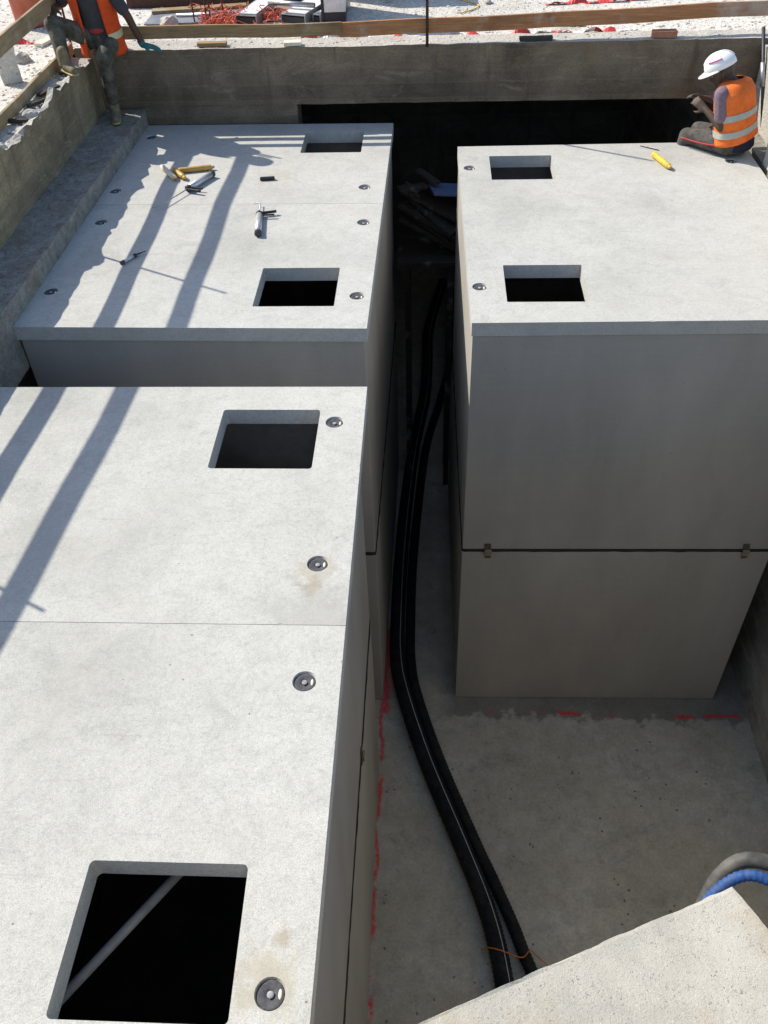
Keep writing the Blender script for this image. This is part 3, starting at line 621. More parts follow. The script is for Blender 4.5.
m = Matrix.Translation((.14, .0, 3.80))@Matrix.Rotation(.25, 4, 'Z')@Matrix.Rotation(.16, 4, 'Y'); o = obj('blue_sheet', bx(-.16, .17, -.13, .16, 0, .02, mtx=m), M['tarp'], tr)

# orange bin
bn = thing('plastic_bin', 'faded red plastic bin standing on the gravel beyond the left rail', 'bin', (-4.22, 10.15, GZ+.003), .3)
obj('body', lathe(bmesh.new(), [(.02, 0), (.155, 0), (.175, .05), (.20, .5), (.215, .52), (.215, .55), (.195, .55), (.19, .5), (.15, .06), (.02, .05)], 28), M['barrel'], bn, True)
obj('handle', tb(smooth_path([(-.215, 0, .5), (-.2, .1, .62), (0, .17, .68), (.2, .1, .62), (.215, 0, .5)], 6), .006, 6), M['rust'], bn, True)
# profile boxes with white lids lying on the yard
def profile(label, x, y, w, l, h, rz):
    t = thing('metal_profile', label, 'profile', (x, y, GZ+.004), rz, None)
    b = hollow(-w/2, w/2, -h/2, h/2, 0, l, .008, False)
    R1 = Matrix.Rotation(-math.pi/2, 4, 'X')
    for v in b.verts: v.co = R1@v.co; v.co.z += h/2
    obj('channel', b, M['steel'], t)
    obj('lid', bx(-w/2+.035, w/2-.01, .03, l-.02, h+.002, h+.012), M['whitep'], t, bevel=.002)
    obj('end_cap', bx(-w/2+.01, w/2-.01, -.0, .012, .01, h-.02), M['darkbox'], t)
    return t
profile('white topped metal channel lying next to the red netting', -1.90, 9.92, .23, .6, .10, -.22)
profile('white topped metal channel in the middle of the three behind the far rail', -1.42, 9.95, .28, .6, .09, -.35)
profile('narrow dark edged metal channel leaning right of the middle one', -1.18, 9.98, .09, .65, .08, -.42)
# tall white panel pack: its shade falls on the yard to the right
pk = thing('panel_pack', 'white panel pack standing upright behind the join of the far rail boards', 'panel pack', (-1.0, 10.0, GZ+.004), .04)
obj('panel', bx(-.10, .12, 0, .62, .09, 1.15), M['whitep'], pk, bevel=.006)
obj('base', bx(-.10, .12, -.005, .63, 0, .088), M['darkbox'], pk, bevel=.006); obj('edge_strip', bx(-.13, -.102, 0, .62, .02, 1.15), M['darkbox'], pk)
# long dark beam at the frame top and an unseen stack placed for its shade on the yard
o = tag(obj('steel_beam', beam((-3.35, 10.78, GZ+.055), (-1.2, 10.82, GZ+.055), .16, .10), M['rust'], bevel=.004), 'long dark steel beam lying across the yard at the top of the view', 'beam')
o = tag(obj('timber_plank', beam((-3.0, 10.42, GZ+.03), (-2.0, 10.58, GZ+.03), .12, .045), M['woodX'], bevel=.004), 'weathered plank lying on gravel in front of the dark steel beam', 'plank')
bk = thing('crate_stack', 'tall stack of grey formwork panels standing beyond the far rail', 'formwork stack', (-.75, 10.95, GZ+.004), .05)
for i in range(6): obj('panel', bx(-.42, .42, -.0, .5, i*.14, i*.14+.13), M['steel'] if i % 2 else M['darkwood'], bk, bevel=.004)
o = tag(obj('steel_sheet', rough_bm(-1.0, 1.0, -.28, .28, 0, .012, .08, .004, .008, 5, 3), M['sheet']), 'blue grey metal sheet lying flat under the channels and netting', 'sheet'); o.location = (-2.0, 10.32, GZ+.012); o.rotation_euler = (0, 0, .05)  # flat sheet coloured as the shade on the gravel
# U bars
for i, (x, y, w) in enumerate([(-2.38, 10.04, .17), (-2.26, 10.12, .18)]):
    t = tag(obj('rebar_hoop', tb(smooth_path([(-w/2, 0, 0), (-w/2, 0, .2), (-w/2+.02, 0, .24), (w/2-.02, 0, .24), (w/2, 0, .2), (w/2, 0, 0)], 5), .008, 8), M['rust'], smooth=True), ['left rusty rebar hoop standing beside the red netting', 'right rusty rebar hoop standing against the red netting'][i], 'rebar hoop'); t.location = (x, y, GZ+.002)
# crumpled orange netting
bm = bmesh.new()
for k in range(80):
    p = Vector((random.gauss(0, .14), random.gauss(0, .07), .015)); pts = []
    for i in range(7):
        pts.append(p.copy()); p += Vector((random.uniform(-.09, .09), random.uniform(-.07, .07), random.uniform(-.05, .07))); p.z = min(max(p.z, .015), .17)
    tube(bm, smooth_path(pts, 3), .0045, 5)
o = tag(obj('safety_netting', bm, M['net'], smooth=True), 'crumpled heap of orange red safety netting beside the rebar hoops', 'netting'); o.location = (-2.12, 10.02, GZ)
bm = bmesh.new()
for k in range(40):
    p = Vector((random.gauss(0, .07), random.gauss(0, .05), .015)); pts = []
    for i in range(6):
        pts.append(p.copy()); p += Vector((random.uniform(-.07, .07), random.uniform(-.05, .05), random.uniform(-.04, .05))); p.z = min(max(p.z, .015), .12)
    tube(bm, smooth_path(pts, 3), .0045, 5)
o = tag(obj('safety_netting', bm, M['net'], smooth=True), 'smaller clump of orange red netting between two metal channels', 'netting'); o.location = (-1.66, 10.12, GZ)
# barrier tape: twisted ribbon of alternating red and white
def ribbon(label, pts, w=.03, seed=0, allred=False):
    P = resample(smooth_path(pts, 8), .03); bm = bmesh.new(); prev = None
    for i, p in enumerate(P):
        a = noise.noise(Vector((i*.13, seed, 0)))*3.; t = (P[min(i+1, len(P)-1)]-P[max(i-1, 0)]).normalized(); s_ = t.cross(Vector((0, 0, 1))).normalized(); u = s_.cross(t)
        d = (s_*math.cos(a)+u*math.sin(a))*w; p = p+Vector((0, 0, abs(noise.noise(Vector((i*.2, seed, 4))))*.03+w*abs(math.sin(a))))
        e = u*math.cos(a)*.0008-s_*math.sin(a)*.0008
        cur = [bm.verts.new(q) for q in (p-d-e, p+d-e, p+d+e, p-d+e)]
        if prev:
            for k in range(4):
                f = bm.faces.new((prev[k], prev[(k+1) % 4], cur[(k+1) % 4], cur[k])); f.material_index = 0 if allred or (i//7) % 2 == 0 else 1
        else: bm.faces.new(cur[::-1])
        prev = cur
    bm.faces.new(prev); return tag(obj('barrier_tape', bm, [M['redtape'], M['whitetape']]), label, 'tape')
ribbon('red and white barrier tape lying behind the orange far rail board', [(-1.3, 9.42, GZ), (-.9, 9.38, GZ), (-.5, 9.42, GZ), (.2, 9.46, GZ), (.7, 9.40, GZ), (1.1, 9.50, GZ), (1.5, 9.48, GZ), (2.0, 9.55, GZ)], .03, 1)
ribbon('red tape trailing over the gravel beyond the left rail', [(-4.7, 9.3, GZ), (-4.3, 9.45, GZ), (-3.9, 9.5, GZ), (-3.65, 9.62, GZ)], .03, 2, True)
ribbon('faded red tape lying far back on the right of the yard', [(1.2, 10.5, GZ), (1.9, 10.55, GZ), (2.5, 10.7, GZ), (3.3, 10.72, GZ)], .035, 3, True)
ribbon('short red tape tangled at the foot of the white panel pack', [(-1.25, 9.6, GZ), (-1.0, 9.55, GZ), (-.85, 9.65, GZ), (-.7, 9.6, GZ)], .04, 4, True)
ribbon('red tape strewn between the plank and the far rail', [(-3.0, 9.7, GZ), (-2.8, 9.9, GZ), (-2.6, 9.8, GZ), (-2.4, 9.95, GZ)], .03, 6, True)
for i, (x, y, w, l, rz) in enumerate([(2.3, 11.0, .9, .4, .05)]):
    t = thing('steel_grating', 'rusty mesh panel lying at the top right of the yard', 'grating', (x+.5, y-.32, GZ+.01), rz)
    bm = bmesh.new()
    for k in range(10): tube(bm, [(k*w/9-w/2, 0, .006), (k*w/9-w/2, l, .006)], .005, 6)
    obj('long_bars', bm, M['rust'], t)
    bm = bmesh.new()
    for k in range(6): tube(bm, [(-w/2, k*l/5, .015), (w/2, k*l/5, .015)], .005, 6)
    obj('cross_bars', bm, M['rust'], t)
for i, (x, y, s_, lab) in enumerate([(-2.72, 9.98, .11, 'white stone block on gravel left of the rebar hoops'), (-3.9, 8.9, .09, 'pale stone on gravel beyond the left rail by the red tape'), (-4.1, 8.05, .12, 'broken grey lump of concrete at the left picture edge'), (.6, 10.6, .05, 'small dark stone lying alone in the middle of the yard')]):
    rock(lab, x, y, GZ, s_*.8, .8, i*1.7+9)
o = tag(obj('timber_plank', beam((-4.35, 7.75, GZ+.03), (-3.85, 7.95, GZ+.06), .07, .04), M['woodX'], bevel=.004), 'grey plank end poking in from the left beneath the rail', 'plank')
o = tag(obj('cable', tb(smooth_path([(.3, 10.2, GZ+.01), (.5, 10.5, GZ+.01), (.2, 10.9, GZ+.01), (.1, 11.5, GZ+.01)], 6), .006, 6), M['yellow'], smooth=True), 'thin yellow cable snaking over the yard gravel', 'cable')
for i, (p, q, w_, h_, lab, mt) in enumerate([((-2.9, 9.75), (-2.45, 9.68), .09, .03, 'short weathered plank lying between the far rail and the rebar hoops', 'woodX'), ((-1.75, 10.5), (-1.25, 10.35), .10, .03, 'orange brown plank lying behind the middle metal channel', 'woodR'),
        ((-3.9, 9.35), (-3.7, 10.1), .10, .03, 'pale plank lying on the gravel behind the seated worker', 'cream'), ((-.6, 9.6), (-.2, 9.66), .07, .025, 'small brown plank lying on gravel right of the panel pack', 'woodX'), ((1.0, 9.75), (1.5, 9.70), .05, .03, 'thin dark plank lying on the gravel behind the orange rail board', 'darkwood')]):
    tag(obj('timber_plank', beam((*p, GZ+.005+h_/2), (*q, GZ+.005+h_/2), w_, h_), M[mt], bevel=.003), lab, 'plank')
for i, (p, q, lab) in enumerate([((-2.7, 10.25), (-1.9, 10.3), 'long thin galvanised tube lying behind the red netting'), ((-1.7, 10.22), (-1.2, 10.05), 'short galvanised tube lying across the two metal channels')]):
    tag(obj('steel_tube', tb([(*p, GZ+.03+i*.12), (*q, GZ+.03+i*.12)], .024, 12), M['steel'], smooth=True), lab, 'tube')
bm = bmesh.new(); ico = bmesh.new(); bmesh.ops.create_icosphere(ico, subdivisions=1, radius=1); IV = [v.co.copy() for v in ico.verts]; IF = [[v.index for v in f.verts] for f in ico.faces]; ico.free()
def peb(x, y, z, r):
    q = random.random()*6; s1, s2, s3 = random.uniform(.7, 1.4), random.uniform(.7, 1.2), random.uniform(.45, .8)
    vv = [bm.verts.new((x+(v.x*math.cos(q)-v.y*math.sin(q))*r*s1*random.uniform(.8, 1.2), y+(v.x*math.sin(q)+v.y*math.cos(q))*r*s2*random.uniform(.8, 1.2), z+v.z*r*s3)) for v in IV]
    for f in IF: bm.faces.new([vv[i] for i in f])
for k in range(5200):
    x, y = random.uniform(-6, 4.6), random.uniform(9.32, 12); peb(x, y, GZ, random.choice((.006, .007, .009, .013, .02))*random.uniform(.7, 1.2))
for k in range(1500):
    x, y = random.uniform(-5.6, -3.54), random.uniform(6, 9.4); peb(x, y, GZ, random.choice((.006, .009, .013, .02))*random.uniform(.7, 1.2))
for k in range(170): peb(random.uniform(-3.5, -3.27), random.uniform(5, 8.9), 5.05, random.choice((.006, .009, .016)))
for k in range(120): peb(random.uniform(-2.9, 2.9), random.uniform(9.05, 9.27), 5.098, random.choice((.006, .009, .013)))
tag(obj('gravel', bm, M['stone']), 'loose pale crushed stones scattered over the yard', 'gravel', kind='stuff')
# crumbs on the left ledge
bm = bmesh.new()
for k in range(260):
    y = random.uniform(4.8, 8.9); x = random.uniform(-3.23, -2.97)+.0135*(y-4)*1; peb(x, y, 4.565, random.choice((.003, .005, .008)))
tag(obj('concrete_crumbs', bm, M['ledge']), 'grit and crumbs of concrete along the left ledge', 'grit', kind='stuff')

bm = bmesh.new()
for k in range(700):
    x, y = random.uniform(-.38, 2.9), random.uniform(1.0, 5.2)
    if noise.noise(Vector((x*1.3, y*1.3, 0))) > -.1: peb(x, y, .003, random.choice((.003, .004, .006, .011)))
tag(obj('floor_debris', bm, M['ledge']), 'small crumbs and grit scattered over the pit floor', 'grit', kind='stuff')

# ------------------------------------------------------------------ tools on the tanks
def local(m, bm):
    for v in bm.verts: v.co = m@v.co
    return bm
def sausage(label, p, q, r, mat, endmat, cat='cartridge'):
    p, q = Vector((*p, TOP+r+.001)), Vector((*q, TOP+r+.001)); t = thing('sealant_tube', label, cat, (p+q)/2-Vector((0, 0, r)))
    t.location.z = TOP+.001; d = (q-p); Ln = d.length; m = Matrix.Translation(p-t.location)@d.to_track_quat('Z', 'Y').to_matrix().to_4x4()
    obj('sleeve', lathe(bmesh.new(), [(r*.4, 0), (r*.92, .004), (r, .014), (r*.985, Ln*.3), (r*1.0, Ln*.6), (r*.97, Ln-.02), (r*.7, Ln-.008)], 16, m), mat, t, True)
    obj('end_clip', lathe(bmesh.new(), [(r*.35, -.012), (r*.45, -.004), (r*.5, .001)], 10, m), endmat, t, True)
    obj('nozzle_end', lathe(bmesh.new(), [(r*.7, Ln-.009), (r*.5, Ln+.006), (r*.2, Ln+.02)], 12, m), endmat, t, True)
    return t
sausage('cream sealant tube, leftmost on the far left tank', (-2.45, 7.88), (-2.27, 7.62), .024, M['cream'], M['amber'])
sausage('amber sealant tube beside the cream one on the far left tank', (-2.32, 7.80), (-2.19, 7.63), .026, M['amber'], M['yellow'])
sausage('long amber sealant tube pointing right above the big caulking gun', (-2.28, 7.79), (-1.98, 7.86), .024, M['amber'], M['amber'])
sausage('yellow sealant tube lying alone on the right hand tank', (2.00, 8.02), (2.09, 7.73), .026, M['yellow'], M['yellow'])
def gun(label, p, q, r, hdir, rodlen=.2, hs=1.):
    p, q = Vector((*p, TOP+r+.004)), Vector((*q, TOP+r+.004)); t = thing('caulking_gun', label, 'caulking gun', (p.x, p.y, TOP+.001))
    d = q-p; Ln = d.length; m = Matrix.Translation(p-t.location)@d.to_track_quat('Z', 'Y').to_matrix().to_4x4()
    obj('barrel', lathe(bmesh.new(), [(r*.5, -.002), (r, 0), (r, Ln*.5), (r, Ln)], 20, m), M['alu'], t, True)
    obj('nose_cap', lathe(bmesh.new(), [(r*1.1, -.03), (r*1.14, -.002), (r*1.05, .004)], 20, m), M['socket'], t, True)
    obj('rear_cap', lathe(bmesh.new(), [(r*1.08, Ln-.004), (r*1.12, Ln+.022), (r*.6, Ln+.03)], 20, m), M['darkbox'], t, True)
    dn = d.normalized(); hd = Vector((*hdir, 0)).normalized(); e = q-t.location+dn*.03
    obj('handle', tb(smooth_path([e+dn*.005, e+hd*.05*hs+dn*.01, e+hd*.14*hs+dn*.03], 5), .012*hs, 8), M['black'], t, True)
    obj('trigger', tb(smooth_path([e-dn*.03+Vector((0, 0, .005)), e+hd*.045*hs-dn*.035*hs, e+hd*.125*hs-dn*.03*hs], 5), .008*hs, 8), M['black'], t, True)
    s2 = Vector((-hd.y, hd.x, 0)); obj('plunger_rod', tb([e-Vector((0, 0, .0)), e+dn*rodlen, e+dn*rodlen-hd*.045], .0045, 6), M['steel'], t, True)
    return t
gun('larger silver caulking gun lying against the amber tubes', (-1.96, 7.68), (-2.10, 7.40), .027, (1, -.12), .40)
gun('smaller silver caulking gun lying alone pointing at the near opening', (-1.37, 6.55), (-1.405, 6.86), .026, (1, .03), .2)
gun('small grey grease gun lying in the second shadow stripe near the left', (-2.345, 6.10), (-2.29, 6.19), .013, (.8, .5), .03, .35)
t = tag(obj('hacksaw_blade', beam((-1.51, 7.61, TOP+.016), (-1.38, 7.625, TOP+.016), .03, .028), M['black'], bevel=.006), 'short black stick lying on the middle of the far left tank', 'stick')
tag(obj('lath', tb([(1.93, 8.27, TOP+.006), (2.08, 8.16, TOP+.006)], .004, 6), M['rust'], smooth=True), 'thin wire piece lying at the far edge of the right tank', 'wire')  # thin rod standing in for the shadow line of the rail post
# rod stuck out from the left wall towards the tank (its long thin shade crosses the top)

# ------------------------------------------------------------------ people
_i = bmesh.new(); bmesh.ops.create_icosphere(_i, subdivisions=2, radius=1); SPH = [v.co.copy() for v in _i.verts]; _i.free()
def blob(name, caps, mat, parent, vox=.009, smooth_it=4, fac=.5):
    bm = bmesh.new()
    for (p0, r0, p1, r1) in caps:
        h = bmesh.new()
        for p, r in ((Vector(p0), r0), (Vector(p1), r1)):
            rr = r if isinstance(r, (tuple, list)) else (r, r, r)
            for q in SPH: h.verts.new(Vector((q.x*rr[0], q.y*rr[1], q.z*rr[2]))+p)
        r_ = bmesh.ops.convex_hull(h, input=h.verts[:])
        loose = [v for v in h.verts if not v.link_faces]; bmesh.ops.delete(h, geom=loose, context='VERTS')
        bmesh.ops.recalc_face_normals(h, faces=h.faces)
        me = bpy.data.meshes.new('t'); h.to_mesh(me); h.free(); bm.from_mesh(me); bpy.data.meshes.remove(me)
    o = obj(name, bm, mat, parent, True)
    r = o.modifiers.new('r', 'REMESH'); r.mode = 'VOXEL'; r.voxel_size = vox; r.use_smooth_shade = True
    s = o.modifiers.new('s', 'SMOOTH'); s.iterations = smooth_it; s.factor = fac
    bpy.context.view_layer.update(); apply_mods(o); return o
def shell(name, mat, parent, base, top, front, levels, a0, a1, lift=0., lo=0., hi=1., n=40, thick=.008, skew=0.):
    """cloth loft round a torso: levels = (t, half_width, half_depth, forward); angle 0 is the front"""
    base, top = Vector(base), Vector(top); up = (top-base).normalized(); fr = Vector(front); fr = (fr-up*fr.dot(up)).normalized(); si = fr.cross(up).normalized()  # si: the wearer's right
    rows = 26; bm = bmesh.new(); grid = []
    for j in range(rows+1):
        t = lo+(hi-lo)*j/rows
        for k in range(len(levels)-1):
            if levels[k][0] <= t <= levels[k+1][0] or k == len(levels)-2: break
        A, B = levels[k], levels[k+1]; u = min(1, max(0, (t-A[0])/(B[0]-A[0]))); w, d, f_ = [A[i]+(B[i]-A[i])*u for i in (1, 2, 3)]
        c = base.lerp(top, t)+fr*f_; row = []
        aa0 = a0(t) if callable(a0) else a0; aa1 = a1(t) if callable(a1) else a1
        for i in range(n+1):
            a = aa0+(aa1-aa0)*i/n; wr = 1+.045*noise.noise(Vector((a*2.2, t*4, base.x)))+.03*noise.noise(Vector((a*5+t*3, t*9, base.x+4)))
            row.append(bm.verts.new(c+si*math.sin(a)*(w+lift)*wr+fr*math.cos(a)*(d+lift)*wr+up*skew*math.sin(a)*max(0, 1-t*1.1)))
        grid.append(row)
    for j in range(rows):
        for i in range(n): bm.faces.new((grid[j][i], grid[j][i+1], grid[j+1][i+1], grid[j+1][i]))
    o = obj(name, bm, mat, parent, True); s = o.modifiers.new('t', 'SOLIDIFY'); s.thickness = thick; s.offset = 0; apply_mods(o)
    return o
def hand_caps(wr, dirn, palm_n, curl=.5, s=1., side=1):
    """palm and five fingers; dirn: wrist to knuckles, palm_n: palm normal, side: +1 thumb towards dirn x palm_n"""
    wr, d, n = Vector(wr), Vector(dirn).normalized(), Vector(palm_n); n = (n-d*n.dot(d)).normalized(); w = d.cross(n)*side; c = []
    kn = wr+d*.095*s
    for k, (off, ln) in enumerate(((.030, .072), (.010, .080), (-.010, .074), (-.029, .058))):
        b = kn+w*off*s; c.append((wr+w*off*.5*s, .017*s, b, .0125*s)); p = b; ang = 0
        for j, f in enumerate((.45, .32, .25)):
            ang += curl*(.6 if j == 0 else .9); q = p+(d*math.cos(ang)+n*math.sin(ang))*ln*f*s+w*(off*.12*s); c.append((p, (.0105-.001*j)*s, q, (.0098-.001*j)*s)); p = q
    tb_ = wr+d*.025*s+w*.03*s; t1 = tb_+(d*.6+w*.8+n*.3).normalized()*.04*s; t2 = t1+(d*.85+w*.25+n*.4).normalized()*.032*s
    c += [(wr+d*.02*s, .019*s, tb_, .016*s), (tb_, .015*s, t1, .012*s), (t1, .012*s, t2, .0095*s)]
    return c
def head_caps(c, fwd, up, s=1.):
    c, f, u = Vector(c), Vector(fwd).normalized(), Vector(up); u = (u-f*u.dot(f)).normalized(); r = f.cross(u)
    L_ = [(c+u*.03*s-f*.015*s, .088*s, c+u*.03*s+f*.012*s, .084*s), (c+f*.025*s, .072*s, c-u*.06*s+f*.045*s, .050*s), (c-u*.085*s+f*.055*s, .030*s, c-u*.07*s+f*.06*s, .034*s),
          (c+f*.088*s+u*.012*s, .010*s, c+f*.108*s-u*.025*s, .014*s), (c+f*.075*s-u*.055*s-r*.018*s, .012*s, c+f*.075*s-u*.055*s+r*.018*s, .012*s),
          (c+f*.078*s+u*.03*s-r*.035*s, .012*s, c+f*.078*s+u*.03*s+r*.035*s, .012*s)]
    for sg in (-1, 1): L_.append((c+r*sg*.083*s+u*.02*s-f*.005*s, (.012*s, .018*s, .022*s), c+r*sg*.082*s-u*.018*s, (.010*s, .012*s, .014*s)))
    return L_, (f, u, r)
def boot(name, ankle, toe_dir, parent, mat, sole, lab=None):
    a, d = Vector(ankle), Vector(toe_dir).normalized(); up = Vector((0, 0, 1)); up = (up-d*up.dot(d)).normalized()
    b = blob(name, [(a+up*.10, .050, a, .052), (a-up*.01-d*.045, .042, a+d*.05-up*.02, .046), (a+d*.05-up*.022, .043, a+d*.15-up*.035, .036)], mat, parent, .009)
    blob('sole', [(a-up*.062-d*.055, (.042, .042, .014), a-up*.062+d*.155, (.044, .044, .013))], sole, b, .008, 2)
    return b

# --- worker in a white helmet, seated on the far right corner of the right tank, turned away to the far left
w2 = thing('person', 'seated worker in a white helmet and orange vest on the right tank corner', 'person', (2.68, 8.13, TOP))
wl = lambda x, y, z: Vector((x-2.68, y-8.13, z-TOP))
F2 = Vector((-.70, .71, 0)).normalized(); S2 = Vector((-F2.y, F2.x, 0))     # S2: wearer's left = (-.71,-.70)
hip = wl(2.71, 8.09, 4.52); nk = wl(2.62, 8.16, 4.99)
shL = nk+S2*.175+Vector((0, 0, -.055)); shR = nk-S2*.175+Vector((0, 0, -.055))
hd = wl(2.515, 8.20, 5.06); hf = Vector((-.80, .25, -.42)); hc, (f2, u2, r2) = head_caps(hd, hf, (0, 0, 1), 1.0)
elL = wl(2.54, 8.00, 4.67); wrL = wl(2.42, 8.15, 4.77); elR = wl(2.76, 8.38, 4.70); wrR = wl(2.47, 8.41, 4.78)
knL = hip+F2*.42+S2*.10+Vector((0, 0, -.03)); knR = hip+F2*.43-S2*.10+Vector((0, 0, -.03))
anL = knL+F2*.06+Vector((0, 0, -.42)); anR = knR+F2*.05+Vector((0, 0, -.42))
hL, hR = (wrL-elL).normalized(), (wrR-elR).normalized()
caps = hc+[(nk-Vector((0, 0, .02)), .058, hd-f2*.03-Vector((0, 0, .05)), .055), (hip+Vector((0, 0, .05)), (.15, .13, .11), hip.lerp(nk, .55), (.15, .12, .12)), (hip.lerp(nk, .55), (.15, .125, .12), nk-Vector((0, 0, .10)), (.16, .12, .09)),
    (shL, .055, shR, .055), (shL, .052, elL, .040), (elL, .040, wrL, .027), (shR, .052, elR, .040), (elR, .040, wrR, .027),
    (hip+S2*.09, .085, knL, .06), (hip-S2*.09, .085, knR, .06), (knL, .055, anL, .035), (knR, .055, anR, .035)]
caps += hand_caps(wrL, hL+Vector((-.3, 0, .1)), (.3, .6, -.3), .55, 1., 1)+hand_caps(wrR, hR, (0, -.4, -.9), .5, 1., -1)
blob('body', caps, M['skin2'], w2, .0085)
blob('shirt', [(hip+Vector((0, 0, .05)), (.165, .145, .11), hip.lerp(nk, .55), (.162, .13, .12)), (hip.lerp(nk, .55), (.162, .135, .12), nk-Vector((0, 0, .10)), (.17, .13, .09)), (shL, .066, shR, .066), (shL, .066, shL.lerp(elL, .68), .062), (shR, .066, shR.lerp(elR, .68), .062)], M['shirt'], w2, .011)
tr_ = blob('trousers', [(hip+Vector((0, 0, .0)), (.17, .16, .115), hip+Vector((0, 0, .05)), (.165, .15, .09)), (hip+S2*.09+Vector((0, 0, -.01)), .098, knL, .068), (hip-S2*.09+Vector((0, 0, -.01)), .098, knR, .068), (knL, .066, knL.lerp(anL, .9), .060), (knR, .066, knR.lerp(anR, .9), .060)], M['trouser2'], w2, .011)
pp = [hip+S2*.175+F2*.04+Vector((0, 0, -.01)), hip.lerp(knL, .5)+S2*.14+Vector((0, 0, -.01)), knL+S2*.082-Vector((0, 0, .0))]
obj('side_piping', tb(smooth_path(pp, 8), .007, 8), M['piping'], tr_, True)
boot('boot', anL+Vector((0, 0, -.03)), F2, w2, M['boot'], M['sole']); boot('boot', anR+Vector((0, 0, -.03)), F2, w2, M['boot'], M['sole'])
lev = [(0, .195, .175, -.01), (.25, .185, .165, -.01), (.55, .185, .15, -.005), (.80, .195, .14, .0), (.93, .16, .11, .005), (1.0, .075, .068, .01)]
vb, vt = hip-Vector((0, 0, .03)), nk+Vector((0, 0, .035))
v_ = shell('vest', M['vest'], w2, vb, vt, F2, lev, .12, 2*math.pi-.12, .008, .13, 1., skew=.05)
blob('jacket_hem', [(hip+Vector((0, 0, -.02)), (.178, .168, .07), hip+Vector((0, 0, .04)), (.17, .16, .06))], M['shorts'], w2, .011)
for lo, hi in ((.24, .33), (.47, .56)): shell('reflective_strip', M['reflect'], v_, vb, vt, F2, lev, .14, 2*math.pi-.14, .0165, lo, hi, 48, .003, .05)
# helmet: shell, peak, ridge, mark
def helmet(c, f, u, r, parent):
    m = Matrix((r, f, u)).transposed().to_4x4(); m.translation = c; m = m@Matrix.Scale(.95, 4)
    bm = bmesh.new(); rings = []
    for i in range(12):
        e = (math.pi/2)*i/11; ring = []
        for k in range(36):
            a = 2*math.pi*k/36; rr = math.cos(e)**.85
            x, y, z = .112*rr*math.cos(a), .142*rr*math.sin(a), .118*math.sin(e)**1.05
            if i == 0: z -= .012
            y += .0; ring.append(bm.verts.new(m@Vector((x, y, z+.045))))
        rings.append(ring)
    for i in range(11):
        for k in range(36): bm.faces.new((rings[i][k], rings[i][(k+1) % 36], rings[i+1][(k+1) % 36], rings[i+1][k]))
    bmesh.ops.remove_doubles(bm, verts=bm.verts, dist=.0008)
    h = obj('helmet', bm, M['helmet'], parent, True); s = h.modifiers.new('t', 'SOLIDIFY'); s.thickness = .004; apply_mods(h)
    bm = bmesh.new(); A, B = [], []
    for k in range(21):
        a = math.pi*(k/20); ex = .058*math.sin(a)**.8+.006; A.append(bm.verts.new(m@Vector((.112*math.cos(a), .142*math.sin(a), .038)))); B.append(bm.verts.new(m@Vector(((.112+.008)*math.cos(a), .142*math.sin(a)+ex, .030-.016*math.sin(a)))))
    for k in range(20): bm.faces.new((A[k], A[k+1], B[k+1], B[k]))
    pk_ = obj('peak', bm, M['helmet'], h, True); s = pk_.modifiers.new('t', 'SOLIDIFY'); s.thickness = .005; apply_mods(pk_)
    bm = bmesh.new(); tube(bm, [m@Vector((0, .142*math.cos(e)**.85*sg, .118*math.sin(e)**1.05+.046)) for e, sg in [(math.radians(q), 1) for q in range(25, 90, 8)]+[(math.radians(q), -1) for q in range(88, 20, -8)]], .008, 8)
    obj('ridge', bm, M['helmet'], h, True)
    bm = bmesh.new(); tube(bm, [m@Vector((-.1145*math.cos(math.radians(38))**.85*math.sin(math.radians(b)), .145*math.cos(math.radians(38))**.85*math.cos(math.radians(b)), .120*math.sin(math.radians(38))+.045)) for b in range(50, 115, 6)], .006, 6)
    obj('pink_mark', bm, M['pink'], h, True)
    return h
helmet(hd+u2*.02+f2*.008, f2, u2, r2, w2)
for sg in (-1, 1): obj('eye', lathe(bmesh.new(), [(.003, -.009), (.0085, -.004), (.0085, .004), (.003, .009)], 10, Matrix.Translation(hd+f2*.084+u2*.012+r2*sg*.033)), M['eye'], w2, True)

# --- worker at the far left corner, facing the camera, head mostly above the frame
w1 = thing('person', 'worker in an open orange vest and charcoal shirt seated on the far left wall corner', 'person', (-3.12, 8.98, 5.1))
ql = lambda x, y, z: Vector((x+3.12, y-8.98, z-5.1))
F1 = Vector((.05, -1, 0)).normalized(); S1 = Vector((1, .05, 0)).normalized()   # S1: wearer's left, viewer's right
hip = ql(-3.12, 9.0, 5.22); nk = ql(-3.13, 8.93, 5.72); hd = ql(-3.12, 8.86, 5.90)
hc, (f1, u1, r1) = head_caps(hd, (.15, -.85, -.45), (0, 0, 1))
shL = nk+S1*.18+Vector((0, 0, -.06)); shR = nk-S1*.18+Vector((0, 0, -.06))
elL = ql(-2.80, 8.90, 5.42); wrL = ql(-2.73, 8.955, 5.165); elR = ql(-3.45, 9.0, 5.50); wrR = ql(-3.44, 8.80, 5.52)
knL = ql(-3.02, 8.66, 5.14); anL = ql(-3.065, 8.74, 4.70); knR = ql(-3.43, 8.70, 5.42); anR = ql(-3.345, 8.50, 5.125)
